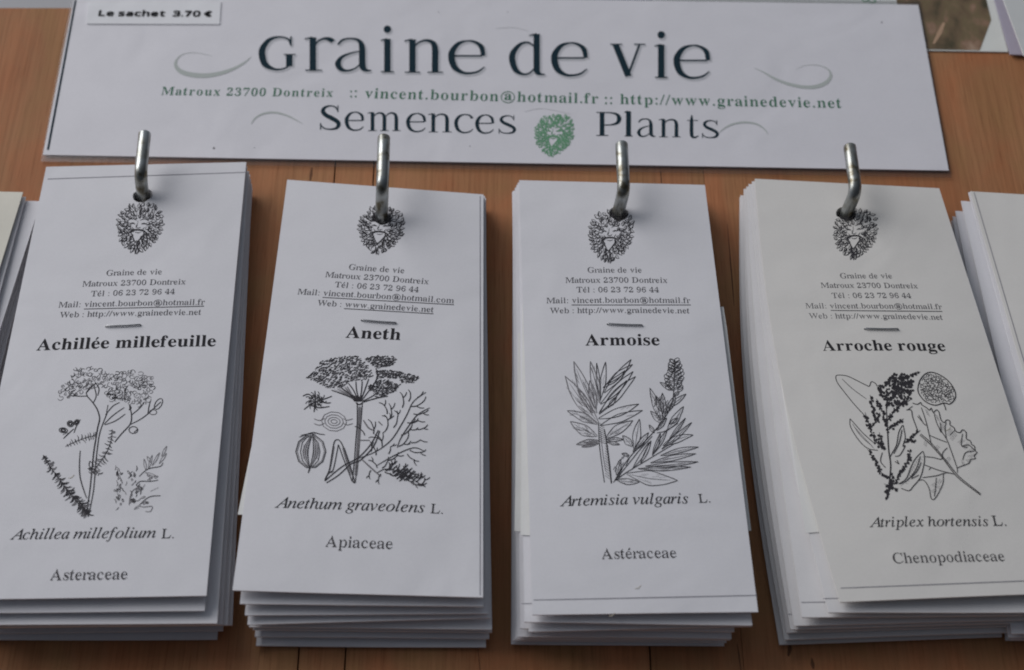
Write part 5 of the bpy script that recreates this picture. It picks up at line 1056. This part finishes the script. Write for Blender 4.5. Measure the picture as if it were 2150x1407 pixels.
for (x, y, a, n) in ((960, 1000, -2.1, 5), (1060, 1000, -1.6, 5), (1100, 1120, -.6, 6), (1180, 1010, -.3, 4), (1150, 1190, -.5, 5), (1070, 1180, -1.8, 5), (960, 1200, -1.7, 5), (940, 1090, -1.2, 4)):
    for q in range(n):
        b = a + p.r.uniform(-.7, .7); l = p.r.uniform(18, 38); xx, yy = x + p.r.uniform(-26, 26), y + p.r.uniform(-30, 30)
        p.leaf((xx, yy), (xx + l * math.cos(b), yy + l * math.sin(b)), 13, 5, 0, False, 0, p.r.random() < .6)
p.st([(1030, 1220), (1040, 1150), (1070, 1095), (1125, 1080)], 8, .4, True)
p.done()

# dill
p = Pen('dill', 500, 730, 3.8036, 32); p.fine = 0.95
p.st([(950, 440), (950, 600), (938, 760), (928, 900), (912, 1060)], 9, .1); p.st([(992, 440), (980, 600), (965, 780), (950, 950), (935, 1075)], 8, .1)
for q in range(5): p.st([(960 + q * 5, 470), (957 + q * 5, 640), (946 + q * 5, 820), (930 + q * 5, 1020)], 5, .4, True)
UMB = [[(545, 240), (610, 180), (660, 110), (800, 75), (950, 70), (1005, 105), (1055, 180), (1080, 225), (1000, 262), (900, 265), (820, 325), (720, 322), (650, 290)],
       [(1005, 90), (1090, 68), (1230, 72), (1268, 100), (1230, 142), (1120, 168), (1060, 130)], [(1100, 190), (1200, 182), (1330, 202), (1450, 240), (1400, 282), (1300, 282), (1290, 250), (1180, 240), (1110, 250)],
       [(1030, 320), (1110, 262), (1200, 262), (1282, 300), (1252, 350), (1150, 395), (1085, 365)]]
for u, n in zip(UMB, (330, 90, 110, 110)):
    for x, y in p.scatter(u, n, 9):
        a = p.r.uniform(-.9, .1); l = p.r.uniform(13, 24)
        p.st([(x - l * .5 * math.cos(a), y - l * .5 * math.sin(a)), (x + 3, y - 5), (x + l * .5 * math.cos(a), y + l * .5 * math.sin(a))], p.r.uniform(6.5, 11), .5)
for u, n in ((UMB[0], 160), (UMB[2], 50), (UMB[3], 50), (UMB[1], 40)):
    for x, y in p.scatter(u, n, 8): p.st([(x - 8, y + 5), (x + 8, y - 5)], 6, .3, True)
for q in ([(955, 432), (880, 390), (745, 340)], [(955, 430), (890, 370), (820, 318)], [(960, 425), (920, 340), (880, 285)], [(965, 420), (945, 340), (940, 272)], [(972, 420), (985, 340), (990, 268)],
          [(980, 420), (1010, 340), (1042, 250)], [(985, 425), (1040, 350), (1085, 290), (1110, 230), (1100, 165)], [(990, 430), (1060, 395), (1105, 365)], [(992, 438), (1100, 405), (1195, 388)], [(1005, 430), (1120, 400), (1090, 390)], [(1240, 330), (1300, 290)]): p.st(q, 9, .2)
for q in range(16):
    t = p.r.random(); p.st([(760 + t * 130, 335 - t * 30), (905 + t * 25, 395 + t * 12)], 5, .6, True)
for q in range(14): p.st([(895 + q * 7, 385 + p.r.uniform(-10, 10)), (930 + q * 4, 430)], 9, .3)
p.st([(940, 440), (965, 455), (995, 440)], 12, .2)
for a in range(9):
    b = a * .7; x, y = 620 + 62 * math.cos(b), 425 + 52 * math.sin(b)
    p.st([(620 + 15 * math.cos(b), 425 + 12 * math.sin(b)), (620 + 40 * math.cos(b + .3), 425 + 34 * math.sin(b + .3)), (x, y)], 10, .2); p.oval(x, y, 22, 14, 6, b, (0, .7))
for q in ([(525, 495), (600, 440), (690, 410), (748, 388)], [(515, 388), (560, 372), (600, 400)], [(560, 450), (640, 480), (730, 470)], [(612, 345), (615, 420), (605, 515)], [(640, 400), (690, 440), (740, 440)]): p.st(q, 10, .3)
for k_, (rx, ry) in enumerate(((118, 78), (88, 55), (58, 34), (30, 16))): p.oval(765, 590, rx * .85, ry, 6, .1, soft=True)
for y in (572, 610): p.st([(605, y - 4), (650, y + 10), (690, y - 8)], 7, .3, True); p.st([(840, y - 6), (870, y + 8), (915, y - 4)], 7, .3, True)
p.oval(580, 830, 120, 134, 8); p.oval(580, 830, 108, 124, 5, soft=True); p.oval(575, 830, 78, 122, 6)
for x in (-62, -42, -22, 22, 42, 62): p.st([(590 + x * .25, 712), (578 + x, 830), (572 + x * .2, 945)], 7, .2, abs(x) != 22)
for x in range(-56, 60, 9):
    if abs(x) > 18: p.st([(580 + x, 770), (578 + x, 890)], 4, .5, True)
p.st([(488, 716), (540, 695), (600, 678), (650, 690), (692, 695)], 8, .3); p.st([(500, 700), (560, 690), (620, 690)], 6, .4); p.st([(592, 700), (605, 690)], 14); p.st([(572, 945), (568, 975), (558, 1002)], [16, 12, 6], 0)
p.st([(800, 735), (765, 760), (735, 950), (692, 1065)], 9, .1); p.st([(800, 735), (828, 770), (880, 900), (932, 1078)], 9, .1); p.st([(800, 775), (765, 950), (745, 1000)], 8, .1); p.st([(800, 775), (845, 900), (910, 1070)], 8, .1)
for q in range(6): p.st([(770 - q * 3, 790), (735 - q * 2, 980)], 4, .5, True); p.st([(830 + q * 4, 800), (895 + q * 5, 1020)], 4, .5, True)
for q in ([(692, 1065), (830, 950), (960, 878), (1060, 770), (1118, 660)], [(705, 1080), (800, 1020), (900, 930), (975, 900), (1080, 790), (1130, 665)]): p.st(q, 10, .15)
p.st([(690, 1062), (720, 1005), (760, 985)], 12, .3); p.st([(912, 1062), (925, 1080), (938, 1070)], 10, .1)
SP = [[(960, 885), (1100, 830), (1220, 740), (1300, 620), (1350, 530), (1400, 430), (1500, 357)], [(1270, 800), (1300, 720), (1380, 600), (1440, 530), (1530, 480)],
      [(1110, 940), (1250, 860), (1400, 800), (1490, 830)], [(1110, 1000), (1180, 970), (1300, 1000), (1480, 1105)], [(1090, 700), (1200, 600), (1250, 500), (1300, 460)]]
for sp in SP[:4]: p.st(sp, 9, .4)
for (x, y, a, l, d) in ((1150, 790, -1.9, 85, 2), (1010, 700, -2.2, 60, 1), (1080, 690, -1.7, 75, 1), (1180, 660, -1.4, 80, 2), (1215, 570, -1.5, 75, 1), (1190, 530, -1.9, 70, 1), (1310, 480, -1.5, 80, 1), (1360, 430, -1.3, 60, 1),
                        (1240, 640, -1.2, 85, 2), (1380, 470, -.3, 85, 1), (1400, 530, -.1, 75, 1), (1350, 600, -.2, 90, 1), (1300, 700, -.6, 85, 2), (1280, 790, -.7, 90, 2), (1380, 760, -.3, 80, 1), (1370, 820, .2, 85, 1),
                        (1100, 860, -1.8, 55, 1), (1200, 850, -1.3, 60, 2), (1060, 830, -1.5, 50, 1), (1110, 960, -2.2, 60, 1), (1060, 980, 1.9, 45, 1), (1140, 1010, 2.0, 50, 1), (1200, 900, -.5, 80, 1), (1350, 850, .7, 70, 1), (1420, 650, -.1, 60, 1), (1430, 400, -.8, 70, 0)):
    p.twig((x, y), a, l, d, 9)
for q in ([(985, 890), (1060, 960), (1140, 1030)], [(1000, 580), (1040, 640), (1080, 660)], [(975, 740), (1050, 740)], [(1120, 590), (1150, 620)]): p.st(q, 13, .3, True)
for q in range(17):
    t = q / 16; x, y = 1150 + 300 * t, 985 + 110 * t
    p.twig((x + p.r.uniform(-12, 12), y + p.r.uniform(-25, 10)), p.r.uniform(-1.15, -.35), p.r.uniform(50, 75), 1, 9.5)
    if q % 2: p.twig((x, y), p.r.uniform(-.2, .5), p.r.uniform(40, 60), 1, 9)
for x, y in p.scatter([(1230, 960), (1350, 950), (1420, 1040), (1300, 1050)], 16, 20): p.st([(x - 22, y + 20), (x, y + 2), (x + 24, y - 20)], 11, .5)
p.done()

# mugwort
p = Pen('mugwort', 1050, 720, 3.8036, 33); p.fine = 0.82
for b, t, wd, h, be in (((785, 640), (518, 265), 95, 12, -.1), ((770, 560), (588, 148), 85, 6, -.15), ((795, 480), (720, 148), 60, 5, 0), ((800, 450), (842, 152), 50, 3, 0), ((830, 400), (1046, 132), 62, 0, .1), ((850, 330), (1058, 172), 42, 0, -.1),
                        ((800, 490), (1062, 228), 62, 0, .1), ((790, 570), (1082, 268), 72, 0, -.12), ((790, 560), (1010, 300), 40, 0, .1), ((785, 605), (1108, 488), 62, 2, .1), ((800, 660), (1138, 540), 64, 2, -.1), ((775, 650), (535, 542), 66, 10, .1),
                        ((775, 745), (560, 628), 86, 12, -.12), ((790, 780), (608, 812), 38, 8, .1), ((795, 800), (650, 832), 30, 8, .1), ((845, 760), (1060, 620), 70, 14, -.05), ((850, 772), (985, 772), 32, 8, 0), ((850, 790), (955, 812), 28, 6, 0),
                        ((765, 530), (715, 300), 60, 6, 0), ((740, 560), (620, 370), 50, 8, 0), ((800, 460), (770, 160), 26, 2, 0), ((860, 520), (930, 430), 30, 2, 0), ((820, 360), (1000, 220), 30, 0, .2)):
    sf = t[0] < 730
    p.leaf(b, t, wd, 8.5 if sf else 7, be, sf or h > 4, h * 2 if sf else h, sf)
    if sf: p.st([(b[0] + (t[0] - b[0]) * .1, b[1] + (t[1] - b[1]) * .1 + 6), (b[0] + (t[0] - b[0]) * .6 + 6, b[1] + (t[1] - b[1]) * .6)], 8, .6)
p.st([(785, 640), (790, 780), (802, 900), (832, 1115)], 8, .1); p.st([(832, 690), (850, 800), (870, 950), (888, 1122)], [9, 12, 15, 12], 0); p.st([(800, 700), (815, 850), (840, 1020)], 6, .3, True)
for q in range(14): y = 800 + q * 20; p.st([(838, y), (862 + q, y + 26)], 7, .4)
for q in range(10): y = 640 + q * 16; p.st([(790, y), (830 + q, y + 22)], 7, .4)
p.st([(905, 1115), (1000, 960), (1080, 862), (1200, 740), (1300, 620), (1370, 490), (1388, 350), (1396, 140)], 9, .2); p.st([(915, 1100), (1030, 960), (1110, 860), (1215, 745)], 8, .2)
for i in range(15):
    y = 140 + i * 16; x = 1392 + (5 if i % 2 else -5)
    for sg in (1, -1):
        d = 20 + min(i, 8) * 4
        p.oval(x + sg * d * p.r.uniform(.6, 1.1), y + p.r.uniform(-8, 8), 25, 15, 6, -.6 * sg)
        p.st([(x, y + 14), (x + sg * d * .6, y)], 9)
for b, t, wd, h in (((1300, 640), (1195, 360), 60, 12), ((1310, 600), (1295, 400), 50, 12), ((1300, 560), (1250, 430), 50, 12), ((1290, 640), (1200, 545), 44, 8), ((1330, 560), (1400, 420), 44, 8), ((1340, 520), (1485, 408), 40, 4), ((1335, 700), (1465, 508), 56, 3), ((1350, 650), (1420, 600), 30, 5),
                    ((1230, 720), (1190, 655), 30, 6), ((1380, 380), (1275, 315), 34, 6), ((1390, 420), (1430, 390), 26, 6), ((1250, 700), (1330, 600), 34, 8)):
    p.leaf(b, t, wd, 6.5, 0, True, h)
for x, y in p.scatter([(1220, 440), (1300, 400), (1340, 480), (1330, 640), (1260, 620)], 34, 13): p.st([(x - 9, y + 12), (x + 8, y - 12)], p.r.uniform(6, 10), .4, p.r.random() < .4)
for x, y in p.scatter([(1335, 160), (1450, 160), (1450, 330), (1400, 370), (1320, 350)], 26, 12): p.st([(x - 7, y + 8), (x + 7, y - 8)], 7, .4)
for b, t, wd, h, be in (((1060, 1000), (1190, 790), 28, 0, .2), ((1120, 960), (1205, 780), 26, 0, .2), ((1215, 900), (1280, 720), 30, 0, .1), ((1220, 890), (1335, 690), 34, 0, .1), ((1350, 770), (1480, 600), 26, 0, .1), ((1290, 850), (1530, 635), 40, 0, .1), ((1300, 820), (1542, 735), 56, 0, -.2), ((1280, 900), (1585, 832), 40, 2, -.15),
                        ((1200, 960), (1565, 885), 40, 3, -.1), ((1160, 985), (1582, 950), 40, 4, .1), ((1100, 1005), (1525, 992), 36, 4, .1), ((1010, 1045), (1418, 1100), 110, 8, .1), ((930, 1095), (1112, 1112), 50, 10, .1), ((1070, 860), (1112, 608), 62, 2, 0), ((1055, 830), (978, 740), 50, 8, 0),
                        ((1060, 870), (1185, 715), 46, 2, .1), ((1030, 900), (970, 885), 26, 8, 0), ((930, 1060), (960, 930), 40, 8, 0)):
    p.leaf(b, t, wd, 6.5, be, be != .2, h)
for q in ([(1000, 1040), (1100, 980), (1250, 890), (1400, 800)], [(920, 1100), (1000, 1040), (1060, 1005)], [(1250, 720), (1330, 700), (1420, 640)]): p.st(q, 8, .2)
for x, y in p.scatter([(910, 1000), (1000, 880), (1060, 870), (1000, 1000), (940, 1090)], 16, 16): p.st([(x - 8, y + 14), (x + 6, y - 12)], 9, .4)
p.done()

# orache
p = Pen('orache', 1600, 740, 3.802, 34); p.fine = 0.82
p.st([(920, 272), (902, 246), (872, 235), (856, 270), (830, 262), (750, 222), (680, 190), (620, 182), (590, 190), (600, 240), (660, 322), (740, 420), (812, 498)], 9, .1)
p.st([(638, 212), (720, 290), (832, 372)], 7, .3)
p.st([(702, 530), (740, 572), (800, 640), (868, 702), (900, 730)], 9, .1); p.st([(702, 530), (708, 600), (780, 712), (850, 770), (925, 782)], 9, .1); p.st([(720, 570), (790, 670), (880, 750)], 6, .3)
for q in range(14): x = 735 + q * 11; y = 590 + q * 12; p.st([(x, y), (x + 18, y + 30)], 5, .5, True)
CL = [(920, 270), (990, 232), (1060, 170), (1140, 165), (1205, 225), (1205, 310), (1185, 380), (1100, 425), (1010, 425), (940, 335)]
for x, y in p.scatter(CL, 120, 13): p.blob(x, y, p.r.uniform(8, 14))
for sp, rd in (([(1262, 155), (1190, 185), (1110, 210)], 11), ([(1195, 225), (1100, 260)], 10), ([(1205, 310), (1120, 300)], 10), ([(1040, 180), (1060, 300), (990, 435)], 18), ([(925, 260), (960, 340)], 16), ([(862, 340), (885, 450), (925, 560)], 18), ([(912, 370), (960, 470), (975, 540)], 18),
               ([(822, 480), (860, 600), (900, 700), (965, 765)], 20), ([(940, 480), (900, 560), (860, 600)], 18), ([(1182, 380), (1085, 440), (1010, 530), (990, 580)], 20), ([(1130, 530), (1060, 580), (1000, 625)], 17), ([(1262, 622), (1195, 680), (1145, 722)], 15), ([(1145, 690), (1220, 712)], 12),
               ([(1182, 770), (1168, 860), (1112, 955), (1062, 1040)], 18), ([(840, 772), (900, 862), (950, 960), (1005, 1000)], 15), ([(935, 640), (960, 740), (985, 770)], 14), ([(975, 1050), (1020, 1075), (1080, 1095)], 18), ([(1030, 1060), (1000, 1110), (995, 1165)], 17), ([(1040, 960), (1030, 1080)], 18)):
    p.berries(sp, rd)
p.st([(990, 430), (1000, 600), (1010, 780), (1026, 900), (1015, 1050), (1000, 1160)], [8, 12, 13, 13, 14, 16], 0)
p.st([(1242, 290), (1260, 222), (1312, 166), (1380, 164), (1470, 214), (1530, 290), (1543, 360), (1500, 412), (1450, 404), (1380, 422), (1302, 392), (1252, 332), (1242, 290)], 10, 0)
SEED = [(1262, 290), (1275, 230), (1320, 182), (1380, 182), (1460, 225), (1515, 295), (1525, 360), (1495, 395), (1440, 390), (1375, 402), (1310, 378)]
for x, y in p.scatter(SEED, 95, 17):
    a = p.r.random(); p.oval(x, y, p.r.uniform(9, 17), p.r.uniform(7, 13), 5, p.r.uniform(0, 3), (a, a + .75))
p.st([(1445, 408), (1458, 430), (1466, 462)], 9, .2); p.st([(1448, 410), (1480, 405)], 10)
for q in ([(1120, 582), (1090, 640), (1072, 740), (1040, 800), (1022, 835)], [(1125, 580), (1142, 680), (1122, 750), (1142, 745), (1100, 820), (1060, 830)], [(1115, 620), (1095, 720), (1050, 810)],
          [(1280, 790), (1222, 850), (1182, 930), (1150, 1008), (1090, 1050)], [(1285, 790), (1296, 840), (1290, 900), (1262, 1000), (1205, 1070), (1172, 1105), (1110, 1085)], [(1262, 830), (1230, 930), (1160, 1020), (1095, 1052)], [(1270, 880), (1235, 950), (1190, 1000)], [(1250, 980), (1190, 1010)],
          [(960, 800), (945, 870), (985, 920)], [(1060, 870), (1090, 890), (1075, 860)]): p.st(q, 9, .2)
for q in ([(1150, 460), (1190, 462), (1202, 520), (1240, 622)], [(1258, 660), (1335, 728), (1440, 845), (1530, 965), (1600, 1032), (1742, 1138)], [(1265, 650), (1345, 720), (1450, 842), (1545, 962), (1610, 1025), (1745, 1130)]): p.st(q, 9, .1)
zig = [(1200, 405), (1240, 415), (1265, 400), (1275, 420), (1310, 440), (1335, 462), (1350, 445), (1365, 480), (1390, 460), (1410, 475), (1428, 540), (1455, 560), (1472, 540), (1498, 548), (1500, 580), (1530, 600), (1545, 630), (1580, 640), (1600, 618), (1628, 640), (1630, 690), (1660, 705), (1672, 735),
       (1695, 750), (1700, 785), (1715, 800), (1692, 825), (1702, 848), (1665, 855), (1650, 885), (1600, 905), (1560, 922)]
p.st(zig, 9, .1)
for (a, b) in (((1500, 600), (1480, 660)), ((1540, 640), (1500, 690)), ((1600, 690), (1560, 720)), ((1640, 720), (1600, 760)), ((1680, 760), (1640, 790)), ((1690, 810), (1640, 830)), ((1660, 850), (1620, 860)), ((1600, 900), (1590, 860)), ((1430, 560), (1440, 620)), ((1380, 490), (1400, 540)), ((1300, 450), (1320, 500)),
               ((1370, 770), (1400, 740)), ((1460, 870), (1490, 830)), ((1300, 700), (1290, 740)), ((1350, 1060), (1380, 1040)), ((1345, 1110), (1378, 1090)), ((1420, 1010), (1395, 1040)), ((1415, 1060), (1392, 1080))):
    for q in range(3): p.st([(a[0] + q * 9, a[1] + q * 7), (b[0] + q * 9, b[1] + q * 7)], 5, .6, True)
for q in range(12): x = 1270 - q * 12; y = 830 + q * 19; p.st([(x, y), (x + 26, y + 10)], 5, .6, True); p.st([(x - 6, y + 8), (x - 34, y + 30)], 5, .6, True)
for q in range(10): x = 1118 - q * 8; y = 620 + q * 19; p.st([(x, y), (x + 20, y - 12)], 5, .6, True)
for q in ([(1270, 440), (1310, 560), (1350, 735)], [(1370, 480), (1400, 580), (1470, 690), (1502, 770), (1555, 922), (1556, 960)], [(1332, 660), (1400, 690), (1475, 718)], [(1300, 832), (1370, 840), (1432, 852), (1442, 800), (1478, 762)], [(1290, 895), (1400, 938), (1530, 972)], [(1250, 500), (1290, 570), (1310, 580)],
          [(1512, 965), (1450, 968), (1442, 1050), (1385, 1160), (1350, 1168), (1332, 1085), (1292, 1022), (1250, 1022)], [(1390, 1000), (1382, 1100), (1374, 1150)], [(1280, 1000), (1390, 985), (1450, 965)], [(1470, 690), (1460, 600), (1470, 560)], [(1410, 600), (1430, 640), (1420, 560)], [(1330, 940), (1345, 920)],
          [(1600, 650), (1590, 740), (1640, 760)], [(1600, 860), (1625, 800), (1690, 790)], [(1590, 750), (1650, 740), (1700, 790)], [(1500, 660), (1540, 620)], [(1160, 460), (1200, 430)], [(1240, 510), (1300, 580)]): p.st(q, 8, .2)
p.done()

# crumbs of dust on the papers
for key, spots in (('mugwort', [(1340, 1232), (1285, 1290)]), ('orache', [(1990, 900)]), ('yarrow', [(150, 1000)])):
    o, s = PACK[key, 0]
    k = Ink(s)
    for x, y in spots: k.ribbon([(x - 7, y + 4), (x, y + 3), (x + 6, y - 3)], [.8, 1.6, .8])
    k.build('crumb', mat('straw_crumb', (.50, .46, .36), .8), o)

# cracks and dents in the wood
bs = Surf(Vector((-.6, .3, 0)), Vector((.6, .3, 0)), Vector((.6, -.42, 0)), Vector((-.6, -.42, 0)))
k = Ink(bs)
k.ribbon([(1527, 470), (1533, 540), (1538, 600), (1541, 642)], [.6, 1.6, 1.8, .5]); k.ribbon([(1387, 360), (1389, 386)], [1.6, 1.0])
k.ribbon([(1548, 1352), (1552, 1380), (1556, 1410)], [.8, 1.6, 1.2]); k.ribbon([(1003, 1360), (1008, 1408)], [.8, 1.1])
ck = k.build('wood_crack', mat('crack_brown', (.035, .018, .010), .8), board); ck['kind'] = 'stuff'
k = Ink(bs)
k.ribbon([(655, 352), (653, 366), (651, 380)], [1.5, 6, 2]); k.ribbon([(1657, 1350), (1658, 1362), (1655, 1378)], [2, 9, 3]); k.ribbon([(1704, 1382), (1706, 1394), (1708, 1405)], [2, 8, 3])
ck = k.build('wood_dent', mat('dent_brown', (.15, .065, .03), .8), board); ck['kind'] = 'stuff'
